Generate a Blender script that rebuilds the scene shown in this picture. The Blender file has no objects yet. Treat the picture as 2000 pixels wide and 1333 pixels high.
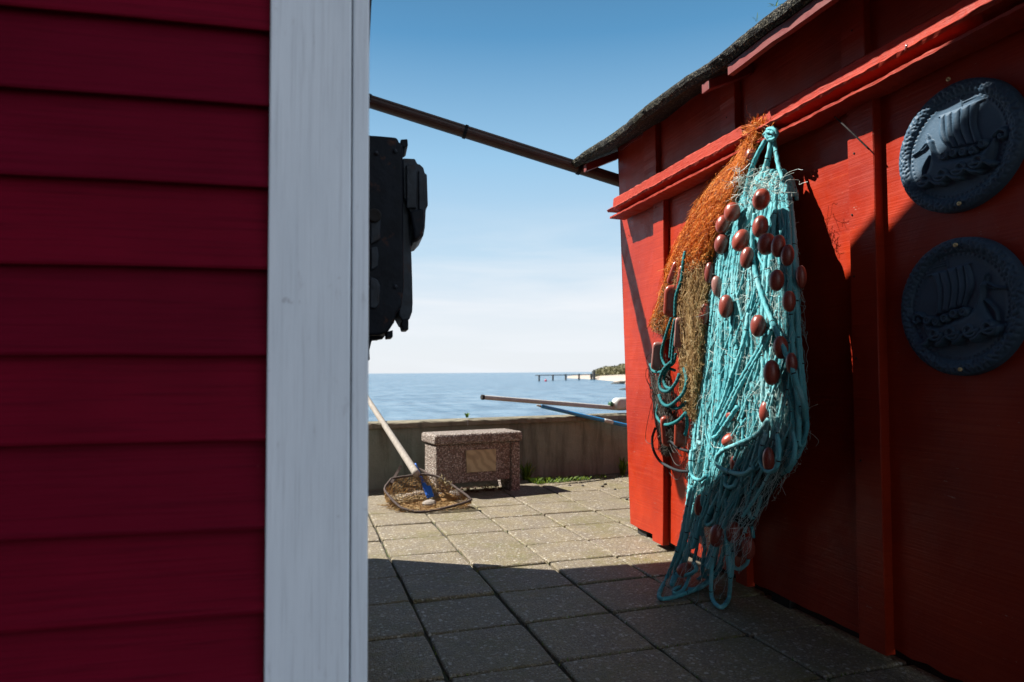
import bpy, math, random
import numpy as np
from mathutils import Vector, Matrix

random.seed(7)
rng = np.random.default_rng(11)
S = bpy.context.scene
COL = S.collection

# ------------------------------------------------------------------ camera
YAW, PITCH, ROLL, FPX = math.radians(17.18), math.radians(2.64), math.radians(.39), 1333.0
CAMZ = 1.0
fw = np.array([math.sin(YAW)*math.cos(PITCH), math.cos(YAW)*math.cos(PITCH), math.sin(PITCH)])
r0 = np.array([math.cos(YAW), -math.sin(YAW), 0.0])
u0 = np.cross(r0, fw)
rt = math.cos(ROLL)*r0 - math.sin(ROLL)*u0
up = math.sin(ROLL)*r0 + math.cos(ROLL)*u0
EYE = np.array([0, 0, CAMZ])
cd = bpy.data.cameras.new('camera')
cam = bpy.data.objects.new('camera', cd); COL.objects.link(cam)
cam.matrix_world = Matrix(((rt[0], up[0], -fw[0], 0), (rt[1], up[1], -fw[1], 0), (rt[2], up[2], -fw[2], CAMZ), (0, 0, 0, 1)))
cd.sensor_width = 36; cd.lens = 36*FPX/2000
cd.clip_start = .05; cd.clip_end = 30000
cd.dof.use_dof = True; cd.dof.focus_distance = 3.05; cd.dof.aperture_fstop = 3.8
S.camera = cam

# ------------------------------------------------------------------ sky and sun
SUNV = np.array([.744, -.441, -1.0]); SUNV /= np.linalg.norm(SUNV)
SUN_EL = math.asin(-SUNV[2]); SUN_AZ = math.atan2(-SUNV[0], -SUNV[1])     # azimuth from +Y towards +X
SUN_STRENGTH = 5.0
SKY_STRENGTH = .05
EXPOSURE = 1.38
S.view_settings.view_transform = 'Standard'; S.view_settings.look = 'None'
S.view_settings.exposure = EXPOSURE; S.view_settings.gamma = 1
ld = bpy.data.lights.new('sun', 'SUN'); ld.energy = SUN_STRENGTH; ld.angle = math.radians(.53); ld.color = (1, .95, .87)
sun = bpy.data.objects.new('sun', ld); COL.objects.link(sun)
sun.rotation_euler = Vector(SUNV).to_track_quat('-Z', 'Y').to_euler(); sun.location = (-6, 4, 9)

w = bpy.data.worlds.new('World'); S.world = w; w.use_nodes = True
nt = w.node_tree; nt.nodes.clear()
def wn(t, **k):
    n = nt.nodes.new(t)
    for a, b in k.items(): setattr(n, a, b)
    return n
sky = wn('ShaderNodeTexSky', sky_type='NISHITA', sun_disc=False, sun_elevation=SUN_EL, sun_rotation=SUN_AZ)
sky.air_density = 1.0; sky.dust_density = .8; sky.ozone_density = 1.0; sky.altitude = 0
tc = wn('ShaderNodeTexCoord'); sep = wn('ShaderNodeSeparateXYZ'); nt.links.new(tc.outputs['Generated'], sep.inputs[0])
mp = wn('ShaderNodeMapping'); mp.inputs['Scale'].default_value = (1.6, 1.6, 15); mp.inputs['Location'].default_value = (.35, .1, .4)
nt.links.new(tc.outputs['Generated'], mp.inputs[0])
nz = wn('ShaderNodeTexNoise'); nz.inputs['Scale'].default_value = 1.7; nz.inputs['Detail'].default_value = 7; nz.inputs['Roughness'].default_value = .52
nz.inputs['Distortion'].default_value = .35
nt.links.new(mp.outputs[0], nz.inputs['Vector'])
cr = wn('ShaderNodeMapRange'); cr.inputs[1].default_value = .42; cr.inputs[2].default_value = .72; nt.links.new(nz.outputs['Fac'], cr.inputs[0])
band = wn('ShaderNodeMapRange'); band.interpolation_type = 'SMOOTHSTEP'
band.inputs[1].default_value = .27; band.inputs[2].default_value = .06; nt.links.new(sep.outputs['Z'], band.inputs[0])
mul = wn('ShaderNodeMath', operation='MULTIPLY'); nt.links.new(cr.outputs[0], mul.inputs[0]); nt.links.new(band.outputs[0], mul.inputs[1])
low = wn('ShaderNodeMapRange'); low.interpolation_type = 'SMOOTHSTEP'
low.inputs[1].default_value = .17; low.inputs[2].default_value = -.02; low.inputs[4].default_value = .3; nt.links.new(sep.outputs['Z'], low.inputs[0])
mx0 = wn('ShaderNodeMath', operation='MAXIMUM'); nt.links.new(mul.outputs[0], mx0.inputs[0]); nt.links.new(low.outputs[0], mx0.inputs[1])
mix = wn('ShaderNodeMix', data_type='RGBA'); nt.links.new(mx0.outputs[0], mix.inputs['Factor'])
grad = wn('ShaderNodeValToRGB'); nt.links.new(sep.outputs['Z'], grad.inputs[0])
GS = 10.0                                                # the ramp is stored divided by this
stops = [(0, (.86, .90, .95)), (.09, (.80, .87, .95)), (.17, (.57, .76, .92)), (.30, (.34, .61, .86)), (.45, (.10, .32, .58)), (.62, (.04, .13, .27)), (1, (.018, .06, .14))]
el = grad.color_ramp.elements
while len(el) < len(stops): el.new(.5)
for e_, (p_, c_) in zip(el, stops): e_.position = p_; e_.color = (*[x/SKY_STRENGTH/GS*2**-EXPOSURE for x in c_], 1)
gm = wn('ShaderNodeMix', data_type='RGBA', blend_type='MULTIPLY'); gm.inputs['Factor'].default_value = 1
nt.links.new(grad.outputs[0], gm.inputs['A']); gm.inputs['B'].default_value = (GS, GS, GS, 1)
base = wn('ShaderNodeMix', data_type='RGBA'); base.inputs['Factor'].default_value = .9
nt.links.new(sky.outputs[0], base.inputs['A']); nt.links.new(gm.outputs['Result'], base.inputs['B'])
def dotn(v):
    d_ = wn('ShaderNodeVectorMath', operation='DOT_PRODUCT'); v = Vector(v).normalized(); d_.inputs[1].default_value = v
    nt.links.new(tc.outputs['Generated'], d_.inputs[0]); return d_.outputs['Value']
dk = wn('ShaderNodeMapRange'); dk.interpolation_type = 'SMOOTHSTEP'; nt.links.new(dotn((-.75, -.65, .0)), dk.inputs[0])  # unseen sky behind on the left dimmed to deepen the shed wall's shade
dk.inputs[1].default_value = .0; dk.inputs[2].default_value = .85; dk.inputs[3].default_value = 1; dk.inputs[4].default_value = .3
dim = wn('ShaderNodeMix', data_type='RGBA', blend_type='MULTIPLY'); dim.inputs['Factor'].default_value = 1
nt.links.new(base.outputs['Result'], dim.inputs['A']); nt.links.new(dk.outputs[0], dim.inputs['B'])
# added unseen cloud bank behind the viewer, put in to brighten the corner boards
ck = wn('ShaderNodeMapRange'); ck.interpolation_type = 'SMOOTHSTEP'; nt.links.new(dotn((.5, -.8, .28)), ck.inputs[0]); ck.inputs[1].default_value = .45; ck.inputs[2].default_value = .85
cn = wn('ShaderNodeTexNoise'); cn.inputs['Scale'].default_value = 3.2; cn.inputs['Detail'].default_value = 7; nt.links.new(tc.outputs['Generated'], cn.inputs['Vector'])
cm = wn('ShaderNodeMapRange'); nt.links.new(cn.outputs['Fac'], cm.inputs[0]); cm.inputs[1].default_value = .36; cm.inputs[2].default_value = .56
cx = wn('ShaderNodeMath', operation='MULTIPLY'); nt.links.new(ck.outputs[0], cx.inputs[0]); nt.links.new(cm.outputs[0], cx.inputs[1])
cloud_fill = wn('ShaderNodeMix', data_type='RGBA'); nt.links.new(cx.outputs[0], cloud_fill.inputs['Factor']); nt.links.new(dim.outputs['Result'], cloud_fill.inputs['A'])
cloud_fill.inputs['B'].default_value = tuple(x/SKY_STRENGTH*2**-EXPOSURE for x in (1.35, 1.5, 1.7))+(1,)
nt.links.new(cloud_fill.outputs['Result'], mix.inputs['A']); mix.inputs['B'].default_value = tuple(x/SKY_STRENGTH*2**-EXPOSURE for x in (.88, .92, .97))+(1,)
bg = wn('ShaderNodeBackground'); bg.inputs[1].default_value = SKY_STRENGTH
nt.links.new(mix.outputs['Result'], bg.inputs[0])
wo = wn('ShaderNodeOutputWorld'); nt.links.new(bg.outputs[0], wo.inputs[0])

# ------------------------------------------------------------------ pixel -> place helpers (photo pixels, 2000 x 1333)
def ray(px, py): return fw + (px-1000)/FPX*rt - (py-666.5)/FPX*up
def at_z(px, py, z=0.0):
    d = ray(px, py); return EYE + (z-CAMZ)/d[2]*d
def at_plane(px, py, P, n):
    d = ray(px, py); n = np.asarray(n); return EYE + np.dot(np.asarray(P)-EYE, n)/np.dot(d, n)*d
def at_depth(px, py, Z): return EYE + Z*ray(px, py)
WX, WS = 1.985, .022                                     # shed wall: x = WX + WS*(y-3.9)
WN = np.array([1, -WS, 0])
def wp(y, z, d=0.0): return np.array([WX + WS*(y-3.9) - d, y, z])
def at_wall(px, py, d=0.0): return at_plane(px, py, (WX-d, 3.9, 0), WN)

# ------------------------------------------------------------------ mesh builder
class MB:
    def __init__(s): s.v = []; s.f = []; s.n = 0; s.tone = []; s.len = []
    def add(s, verts, faces, tone=0.0, ln=None):
        verts = np.asarray(verts, float).reshape(-1, 3); k = len(verts)
        s.v.append(verts); o = s.n
        s.f.extend([tuple(i+o for i in f) for f in faces]); s.n += k
        s.tone.append(np.full(k, tone) if np.isscalar(tone) else np.asarray(tone))
        s.len.append(np.zeros(k) if ln is None else np.asarray(ln))
    def box8(s, p, tone=0.0):                            # p: 8 corners, bottom ring then top ring
        s.add(p, [(3,2,1,0),(4,5,6,7),(0,1,5,4),(1,2,6,5),(2,3,7,6),(3,0,4,7)], tone)
    def box(s, lo, hi, tone=0.0, T=None):
        x0,y0,z0 = lo; x1,y1,z1 = hi
        p = np.array([(x0,y0,z0),(x1,y0,z0),(x1,y1,z0),(x0,y1,z0),(x0,y0,z1),(x1,y0,z1),(x1,y1,z1),(x0,y1,z1)], float)
        if T is not None: p = np.array([T(*q) for q in p])
        s.box8(p, tone)
    def prism(s, ring, off, tone=0.0):                   # ring of points extruded by a vector
        a = np.asarray(ring, float); k = len(a); b = a + np.asarray(off)
        s.add(np.vstack([a, b]), [tuple(range(k-1, -1, -1)), tuple(range(k, 2*k))] + [(i, (i+1)%k, k+(i+1)%k, k+i) for i in range(k)], tone)
    def grid(s, P, tone=0.0, closed_u=False):            # P (nu, nv, 3)
        P = np.asarray(P); nu, nv = P.shape[:2]
        F = []
        for i in range(nu if closed_u else nu-1):
            for j in range(nv-1):
                F.append((i*nv+j, i*nv+j+1, ((i+1)%nu)*nv+j+1, ((i+1)%nu)*nv+j))
        s.add(P.reshape(-1, 3), F, tone if np.isscalar(tone) else np.asarray(tone).reshape(-1))
    def tube(s, pts, r, sides=6, lobes=0, amp=.0, pitch=.05, tone=0.0, cap=True, phase=0.0):
        pts = np.asarray(pts, float); m = len(pts)
        if m < 2: return
        t = np.gradient(pts, axis=0); t /= (np.linalg.norm(t, axis=1, keepdims=True)+1e-12)
        nrm = np.zeros_like(pts)
        a = np.array([0, 0, 1.0]) if abs(t[0][2]) < .9 else np.array([1.0, 0, 0])
        n = a - t[0]*np.dot(a, t[0]); n /= np.linalg.norm(n); nrm[0] = n
        for i in range(1, m):
            n = n - t[i]*np.dot(n, t[i]); l = np.linalg.norm(n)
            n = n/l if l > 1e-9 else nrm[i-1]
            nrm[i] = n
        b = np.cross(t, nrm)
        L = np.concatenate([[0], np.cumsum(np.linalg.norm(np.diff(pts, axis=0), axis=1))])
        rr = np.full(m, r) if np.isscalar(r) else np.asarray(r)
        th = np.arange(sides)*2*math.pi/sides
        tw = (L/pitch*2*math.pi/3 if lobes else L*0)+phase
        ang = th[None, :]+tw[:, None]
        rad = rr[:, None]*(1+(amp*np.cos(lobes*th)[None, :] if lobes else 0))
        V = pts[:, None, :]+rad[..., None]*(np.cos(ang)[..., None]*nrm[:, None, :]+np.sin(ang)[..., None]*b[:, None, :])
        F = []
        for i in range(m-1):
            o = i*sides
            for j in range(sides):
                k = (j+1) % sides
                F.append((o+j, o+k, o+sides+k, o+sides+j))
        if cap:
            F.append(tuple(range(sides-1, -1, -1))); F.append(tuple(range((m-1)*sides, m*sides)))
        s.add(V.reshape(-1, 3), F, tone, np.repeat(L, sides))
    def lathe(s, prof, C=(0,0,0), axis=(0,0,1), seg=24, tone=0.0):   # prof: (r, h)
        ax = np.asarray(axis, float); ax /= np.linalg.norm(ax)
        a = np.array([1.0,0,0]) if abs(ax[0]) < .9 else np.array([0,1.0,0])
        e1 = np.cross(ax, a); e1 /= np.linalg.norm(e1); e2 = np.cross(ax, e1)
        th = np.arange(seg)*2*math.pi/seg
        P = np.array([[np.asarray(C)+ax*h+r*(math.cos(t)*e1+math.sin(t)*e2) for (r, h) in prof] for t in th])
        s.grid(P, tone, closed_u=True)
    def blob(s, C, R, nu=14, nv=10, rough=.15, seed=0, tone=0.0, axes=None):
        g = np.random.default_rng(seed); k = g.normal(size=(5, 3))*1.6; ph = g.uniform(0, 6.3, 5)
        P = np.zeros((nu, nv, 3))
        A = np.eye(3) if axes is None else np.asarray(axes)
        for i in range(nu):
            for j in range(nv):
                a = 2*math.pi*i/nu; e = math.pi*(j/(nv-1)-.5)
                q = np.array([math.cos(a)*math.cos(e), math.sin(a)*math.cos(e), math.sin(e)])
                f = 1+rough*np.sin(k@q+ph).sum()/2.2
                P[i, j] = np.asarray(C)+(q*np.asarray(R)*f)@A
        s.grid(P, tone, closed_u=True)

def wloc(o):
    v = Vector((0, 0, 0))
    while o is not None: v = v + o.location; o = o.parent
    return v
def tag(o, label=None, cat=None, group=None, kind=None):
    for k, v in (('label', label), ('category', cat), ('group', group), ('kind', kind)):
        if v: o[k] = v
    return o
def build(name, mb, mat, parent=None, smooth=False, label=None):
    me = bpy.data.meshes.new(name)
    v = np.vstack(mb.v)
    me.from_pydata(v.tolist(), [], mb.f)
    for nm, arr in (('tone', mb.tone), ('len', mb.len)):
        a = me.attributes.new(nm, 'FLOAT', 'POINT'); a.data.foreach_set('value', np.concatenate(arr).astype(np.float32))
    if smooth: me.polygons.foreach_set('use_smooth', [True]*len(me.polygons))
    me.materials.append(mat); me.update()
    o = bpy.data.objects.new(name, me); COL.objects.link(o)
    if parent is not None:
        o.parent = parent; o.location = -wloc(parent)
    if label: o['label'] = label
    return o
def thing(name, loc, label, cat, group=None):
    o = bpy.data.objects.new(name, None); COL.objects.link(o); o.location = Vector(tuple(float(c) for c in loc)); o.empty_display_size = .1
    return tag(o, label, cat, group)
def bev(o, wd, seg=2):
    m = o.modifiers.new('bevel', 'BEVEL'); m.width = wd; m.segments = seg; m.limit_method = 'ANGLE'; m.angle_limit = math.radians(40)
    return o
def curve(pts, step=.008):                               # Catmull-Rom through 3D points, even spacing
    P = np.asarray(pts, float)
    if len(P) < 3:
        n = max(2, int(np.linalg.norm(P[-1]-P[0])/step)); return np.linspace(P[0], P[-1], n)
    Q = np.vstack([2*P[0]-P[1], P, 2*P[-1]-P[-2]]); out = []
    for i in range(1, len(Q)-2):
        p0, p1, p2, p3 = Q[i-1:i+3]; t = np.linspace(0, 1, 14, endpoint=False)[:, None]
        out.append(.5*(2*p1+(p2-p0)*t+(2*p0-5*p1+4*p2-p3)*t*t+(3*p1-p0-3*p2+p3)*t**3))
    out = np.vstack(out+[P[-1:]])
    L = np.concatenate([[0], np.cumsum(np.linalg.norm(np.diff(out, axis=0), axis=1))])
    n = max(3, int(L[-1]/step)+1); s = np.linspace(0, L[-1], n)
    return np.stack([np.interp(s, L, out[:, k]) for k in range(3)], 1)

# ------------------------------------------------------------------ materials
KALB = .51                                               # overall level of the paints and surfaces in sun
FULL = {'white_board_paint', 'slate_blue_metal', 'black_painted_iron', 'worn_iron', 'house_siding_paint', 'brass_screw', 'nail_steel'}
class NB:                                                # small node-tree helper
    def __init__(s, name):
        s.k = 1.0 if name in FULL else KALB
        s.m = bpy.data.materials.new(name); s.m.use_nodes = True; s.t = s.m.node_tree; s.t.nodes.clear()
        s.out = s.n('ShaderNodeOutputMaterial'); s.b = s.n('ShaderNodeBsdfPrincipled'); s.l(s.b.outputs[0], s.out.inputs[0])
        s.tc = s.n('ShaderNodeTexCoord'); s.vec = s.tc.outputs['Object']
    def n(s, t, **k):
        x = s.t.nodes.new(t)
        for a, b in k.items(): setattr(x, a, b)
        return x
    def l(s, a, b): s.t.links.new(a, b)
    def put(s, sock, v):
        if hasattr(v, 'is_linked') or isinstance(v, bpy.types.NodeSocket): s.l(v, sock)
        else: sock.default_value = v if not (isinstance(v, tuple) and len(v) == 3 and sock.type == 'RGBA') else (*[x*s.k for x in v], 1)
    def map(s, scale=(1,1,1), loc=(0,0,0)):
        m = s.n('ShaderNodeMapping'); m.inputs['Scale'].default_value = scale; m.inputs['Location'].default_value = loc
        s.l(s.vec, m.inputs[0]); return m.outputs[0]
    def noise(s, scale, detail=4, rough=.55, vec=None, dist=0):
        x = s.n('ShaderNodeTexNoise'); x.inputs['Scale'].default_value = scale; x.inputs['Detail'].default_value = detail
        x.inputs['Roughness'].default_value = rough; x.inputs['Distortion'].default_value = dist
        s.l(vec or s.vec, x.inputs['Vector']); return x.outputs['Fac']
    def vor(s, scale, vec=None, feature='F1', out='Distance'):
        x = s.n('ShaderNodeTexVoronoi', feature=feature); x.inputs['Scale'].default_value = scale
        s.l(vec or s.vec, x.inputs['Vector']); return x.outputs[out]
    def rng(s, v, a, b, c=0.0, d=1.0):
        x = s.n('ShaderNodeMapRange'); s.l(v, x.inputs[0])
        for i, q in enumerate((a, b, c, d)): x.inputs[i+1].default_value = q
        return x.outputs[0]
    def math(s, op, a, b=None):
        x = s.n('ShaderNodeMath', operation=op); s.put(x.inputs[0], a)
        if b is not None: s.put(x.inputs[1], b)
        return x.outputs[0]
    def mix(s, f, a, b, mode='MIX'):
        x = s.n('ShaderNodeMix', data_type='RGBA', blend_type=mode)
        s.put(x.inputs['Factor'], f); s.put(x.inputs['A'], a); s.put(x.inputs['B'], b); return x.outputs['Result']
    def attr(s, nm): return s.n('ShaderNodeAttribute', attribute_name=nm).outputs['Fac']
    def obrand(s): return s.n('ShaderNodeObjectInfo').outputs['Random']
    def ramp(s, v, stops):
        x = s.n('ShaderNodeValToRGB'); s.l(v, x.inputs[0]); e = x.color_ramp.elements
        while len(e) < len(stops): e.new(.5)
        for q, (p, c) in zip(e, stops): q.position = p; q.color = (*[x*s.k for x in c], 1)
        return x.outputs[0]
    def bump(s, h, strength=.3, dist=.01, chain=None):
        x = s.n('ShaderNodeBump'); x.inputs['Strength'].default_value = strength; x.inputs['Distance'].default_value = dist
        s.l(h, x.inputs['Height'])
        if chain is not None: s.l(chain, x.inputs['Normal'])
        return x.outputs[0]
    def done(s, col, rough=.6, normal=None, metal=0.0, spec=.5, **k):
        s.put(s.b.inputs['Base Color'], col); s.put(s.b.inputs['Roughness'], rough); s.put(s.b.inputs['Metallic'], metal)
        s.b.inputs['Specular IOR Level'].default_value = spec
        if normal is not None: s.l(normal, s.b.inputs['Normal'])
        for a, b in k.items(): s.put(s.b.inputs[a], b)
        return s.m

def m_paint(name, col, dark, light, grain=(3, 3, 60), rough=.38, scratch=None, bump=.25, spec=.5):
    b = NB(name)
    g = b.noise(1, 6, .6, b.map(grain)); big = b.noise(2.3, 4); fine = b.noise(90, 3)
    c = b.mix(b.rng(big, .3, .72), col, dark)
    c = b.mix(b.rng(g, .55, .75, 0, .5), c, light); c = b.mix(b.rng(g, .46, .3, 0, .5), c, dark)
    c = b.mix(b.rng(b.noise(26, 5, .7), .62, .75, 0, .35), c, dark)
    h = b.math('ADD', b.math('MULTIPLY', g, 1.0), b.math('MULTIPLY', fine, .25))
    if scratch:
        s1 = b.noise(1, 5, .7, b.map(scratch[0])); s2 = b.noise(3.2, 2, .5)
        f = b.math('MULTIPLY', b.rng(s1, scratch[2], scratch[2]+.03), b.rng(s2, .5, .62))
        c = b.mix(f, c, scratch[1])
    r = b.rng(b.noise(14, 4), .3, .7, rough-.08, rough+.14)
    return b.done(c, r, b.bump(h, bump, .004), spec=spec)

def m_plain(name, col, var=.3, scale=20, rough=.6, bump=.2, bscale=60, spec=.5, metal=0.0, dirt=None):
    b = NB(name); d = tuple(x*(1-var) for x in col); u = tuple(min(1, x*(1+var*.6)) for x in col)
    c = b.mix(b.rng(b.noise(scale, 5, .6), .3, .7), d, u)
    if dirt: c = b.mix(b.rng(b.noise(dirt[1], 6, .65), dirt[2], dirt[2]+.12), c, dirt[0])
    return b.done(c, rough, b.bump(b.noise(bscale, 4), bump, .004), spec=spec, metal=metal)

RED = m_paint('shed_red_paint', (.70, .054, .010), (.42, .024, .008), (.74, .09, .028), (2.2, 2.2, 120), .4, scratch=((5, 22, 160), (.8, .5, .42), .665), bump=.4, spec=.26)
RED_ROUGH = m_paint('shed_rail_paint', (.62, .055, .018), (.46, .03, .014), (.68, .09, .035), (6, 16, 180), .55, scratch=((9, 30, 260), (.72, .34, .22), .63), bump=.8, spec=.2)
RED_DARK = m_paint('shed_timber_paint', (.34, .025, .018), (.2, .015, .012), (.4, .05, .035), (5, 8, 50), .5)
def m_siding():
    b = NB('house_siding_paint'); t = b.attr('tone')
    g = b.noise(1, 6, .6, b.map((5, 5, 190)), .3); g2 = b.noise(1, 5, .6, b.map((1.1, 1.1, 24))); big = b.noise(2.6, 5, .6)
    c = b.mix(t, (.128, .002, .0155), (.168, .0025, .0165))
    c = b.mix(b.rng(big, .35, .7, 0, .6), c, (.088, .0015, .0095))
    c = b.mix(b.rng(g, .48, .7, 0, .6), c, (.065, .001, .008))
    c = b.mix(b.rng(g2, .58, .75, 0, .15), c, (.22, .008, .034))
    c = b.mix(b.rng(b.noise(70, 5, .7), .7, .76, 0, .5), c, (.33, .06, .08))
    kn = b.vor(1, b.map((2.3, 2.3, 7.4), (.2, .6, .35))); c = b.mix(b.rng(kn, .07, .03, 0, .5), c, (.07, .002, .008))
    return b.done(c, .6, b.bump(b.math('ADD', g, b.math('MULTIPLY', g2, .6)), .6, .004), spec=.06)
SIDING = m_siding()

def m_trim():
    b = NB('white_board_paint')
    g = b.noise(1, 7, .7, b.map((190, 190, 5))); big = b.noise(2.0, 5, .6, b.map((6, 6, 1.3)))
    c = b.mix(b.rng(big, .35, .75), (.72, .78, .85), (.63, .69, .76))
    c = b.mix(b.rng(g, .5, .72, 0, .45), c, (.40, .43, .48))
    c = b.mix(b.rng(b.noise(1, 7, .75, b.map((60, 60, 12))), .6, .7, 0, .4), c, (.40, .41, .45))
    kn = b.vor(1, b.map((5.5, 5.5, 3.1), (.31, .2, .12)))
    c = b.mix(b.rng(kn, .12, .05, 0, .7), c, (.26, .27, .31))
    c = b.mix(b.rng(b.noise(30, 4, .7), .68, .74, 0, .5), c, (.3, .3, .32))
    return b.done(c, .55, b.bump(b.math('ADD', g, b.rng(kn, .12, .03)), .25, .003), spec=.35)
TRIM = m_trim()

def m_paver():
    b = NB('paver_concrete')
    tone = b.attr('tone')
    base = b.mix(tone, (.30, .236, .124), (.39, .31, .165))
    base = b.mix(b.rng(b.noise(7, 5, .6), .35, .7), base, (.27, .215, .15))
    v = b.vor(150, out='Color'); sp = b.n('ShaderNodeSeparateColor'); b.l(v, sp.inputs[0])
    base = b.mix(b.rng(sp.outputs[0], .80, .9, 0, .65), base, (.64, .58, .48))
    base = b.mix(b.rng(sp.outputs[1], .72, .8, 0, .65), base, (.14, .11, .085))
    v2 = b.vor(58, out='Color'); s2 = b.n('ShaderNodeSeparateColor'); b.l(v2, s2.inputs[0])
    base = b.mix(b.math('MULTIPLY', b.rng(s2.outputs[0], .88, .91, 0, .7), b.rng(b.vor(58), .5, .35)), base, (.86, .82, .72))
    moss = b.math('MULTIPLY', b.rng(b.noise(2.3, 6, .65, b.map((1, 1, 1), (3.1, 1.7, 0))), .49, .63), b.rng(b.noise(30, 4, .7), .38, .6))
    base = b.mix(b.math('MULTIPLY', moss, .8), base, (.20, .175, .03))
    h = b.math('ADD', b.rng(b.vor(150), 0, .6, 1, 0), b.math('MULTIPLY', b.noise(40, 4), .6))
    return b.done(base, .62, b.bump(h, .75, .006), spec=.55)
PAVER = m_paver()
JOINT = m_plain('joint_sand', (.07, .06, .04), .5, 12, .95, .8, 90, dirt=((.08, .11, .02), 5, .52))

def m_parapet(name, col, k=1.0):
    b = NB(name)
    c = b.mix(b.rng(b.noise(3.2, 6, .65), .3, .72), col, tuple(x*.6 for x in col))
    c = b.mix(b.rng(b.noise(1, 6, .65, b.map((7, 7, 1.0))), .48, .66, 0, .75), c, (.11, .115, .085))
    c = b.mix(b.rng(b.vor(110), .3, .08, 0, .35), c, (.36, .32, .26))
    h = b.math('ADD', b.noise(55, 6, .7), b.rng(b.vor(38), .0, .12, 0, 1))
    return b.done(c, .9, b.bump(h, .7*k, .008), spec=.25)
CONC = m_parapet('parapet_concrete', (.43, .47, .37))
COPE = m_parapet('coping_concrete', (.42, .37, .26), 1.3)

def m_aggregate():
    b = NB('pink_granite_aggregate')
    v = b.vor(78, out='Color'); sp = b.n('ShaderNodeSeparateColor'); b.l(v, sp.inputs[0])
    c = b.ramp(sp.outputs[0], [(0, (.22, .155, .13)), (.3, (.48, .36, .30)), (.55, (.68, .56, .47)), (.8, (.82, .71, .62)), (1, (1.0, .94, .86))])
    c = b.mix(b.rng(b.vor(78), .4, .7), c, (.24, .19, .155))
    h = b.rng(b.vor(78), 0, .62, 1, 0)
    return b.done(c, .75, b.bump(h, 1.0, .012), spec=.35)
AGG = m_aggregate()
def m_plaque():
    b = NB('veined_marble_plaque')
    x = b.n('ShaderNodeTexWave', wave_type='BANDS', bands_direction='DIAGONAL'); x.inputs['Scale'].default_value = 6
    x.inputs['Distortion'].default_value = 7; x.inputs['Detail'].default_value = 4; b.l(b.vec, x.inputs[0])
    c = b.mix(b.rng(x.outputs['Fac'], .3, .95), (.70, .64, .40), (.50, .45, .27))
    c = b.mix(b.rng(b.noise(7, 5), .55, .75), c, (.30, .26, .17))
    return b.done(c, .3)
PLAQUE = m_plaque()

def m_felt():
    b = NB('roofing_felt')
    v = b.vor(150, out='Color'); sp = b.n('ShaderNodeSeparateColor'); b.l(v, sp.inputs[0])
    c = b.ramp(sp.outputs[0], [(0, (.012, .013, .014)), (.6, (.035, .036, .034)), (.85, (.12, .115, .09)), (1, (.42, .38, .28))])
    c = b.mix(b.math('MULTIPLY', b.rng(b.noise(6, 5, .65), .5, .66), .8), c, (.075, .07, .02))
    h = b.math('ADD', b.rng(b.vor(150), 0, .6, 1, 0), b.math('MULTIPLY', b.noise(30, 5), 2.0))
    return b.done(c, .9, b.bump(h, 1.0, .012), spec=.3)
FELT = m_felt()

def m_rope(name, col, dark, pale, tie=True, tie_gap=.23):
    b = NB(name); t = b.attr('tone'); ln = b.attr('len')
    c = b.mix(t, dark, col)
    c = b.mix(b.rng(b.noise(5, 4, .6), .52, .75, 0, .6), c, pale)
    c = b.mix(b.rng(b.noise(240, 3, .7), .55, .72, 0, .55), c, pale)
    c = b.mix(b.rng(b.noise(130, 3, .7), .6, .75, 0, .5), c, tuple(x*.45 for x in dark))
    if tie:
        q = b.math('FRACT', b.math('ADD', b.math('DIVIDE', ln, tie_gap), b.math('MULTIPLY', t, 7.31)))
        c = b.mix(b.math('LESS_THAN', q, .022), c, (.012, .014, .015))
    return b.done(c, .75, b.bump(b.noise(420, 2), .7, .003), spec=.25)
TEAL = m_rope('turquoise_rope', (.25, .84, .92), (.10, .54, .62), (.85, 1.15, 1.16))
TEAL_DEEP = m_rope('deep_teal_rope', (.02, .30, .33), (.01, .19, .22), (.08, .40, .41), tie=False)
BLACK_ROPE = m_rope('tarred_rope', (.03, .045, .055), (.02, .03, .035), (.08, .1, .11), tie=False)

def m_fibre(name, stops, trans=.3, rough=.6):
    b = NB(name)
    c = b.ramp(b.attr('tone'), stops)
    tr = b.n('ShaderNodeBsdfTranslucent'); b.put(tr.inputs[0], c)
    ms = b.n('ShaderNodeMixShader'); ms.inputs[0].default_value = trans
    m = b.done(c, rough, spec=.3)
    b.l(b.b.outputs[0], ms.inputs[1]); b.l(tr.outputs[0], ms.inputs[2]); b.l(ms.outputs[0], b.out.inputs[0])
    return m
F_ORANGE = m_fibre('orange_twine', [(0, (.22, .03, .008)), (.3, (1.0, .22, .018)), (.7, (1.55, .55, .06)), (1, (1.7, 1.0, .3))])
F_TAN = m_fibre('tan_twine', [(0, (.09, .045, .02)), (.45, (.50, .27, .09)), (.8, (.88, .58, .24)), (1, (1.05, .82, .45))])
F_PALE = m_fibre('pale_monofilament', [(0, (.24, .60, .60)), (.5, (.66, .95, .93)), (1, (1.2, 1.3, 1.2))], .25, .4)
F_DARK = m_fibre('dark_twine', [(0, (.02, .02, .018)), (.6, (.06, .055, .045)), (1, (.16, .14, .11))], .1)
CORE_TEAL = m_plain('net_core_teal', (.018, .075, .075), .6, 45, .9, 1.0, 120, dirt=((.01, .03, .03), 60, .48))  # darker than the ropes, so the shade between them is in the colour
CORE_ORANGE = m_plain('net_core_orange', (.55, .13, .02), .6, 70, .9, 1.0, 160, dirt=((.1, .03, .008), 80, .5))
CORE_TAN = m_plain('net_core_tan', (.10, .05, .025), .6, 70, .9, 1.0, 160, dirt=((.035, .02, .012), 80, .5))

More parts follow.
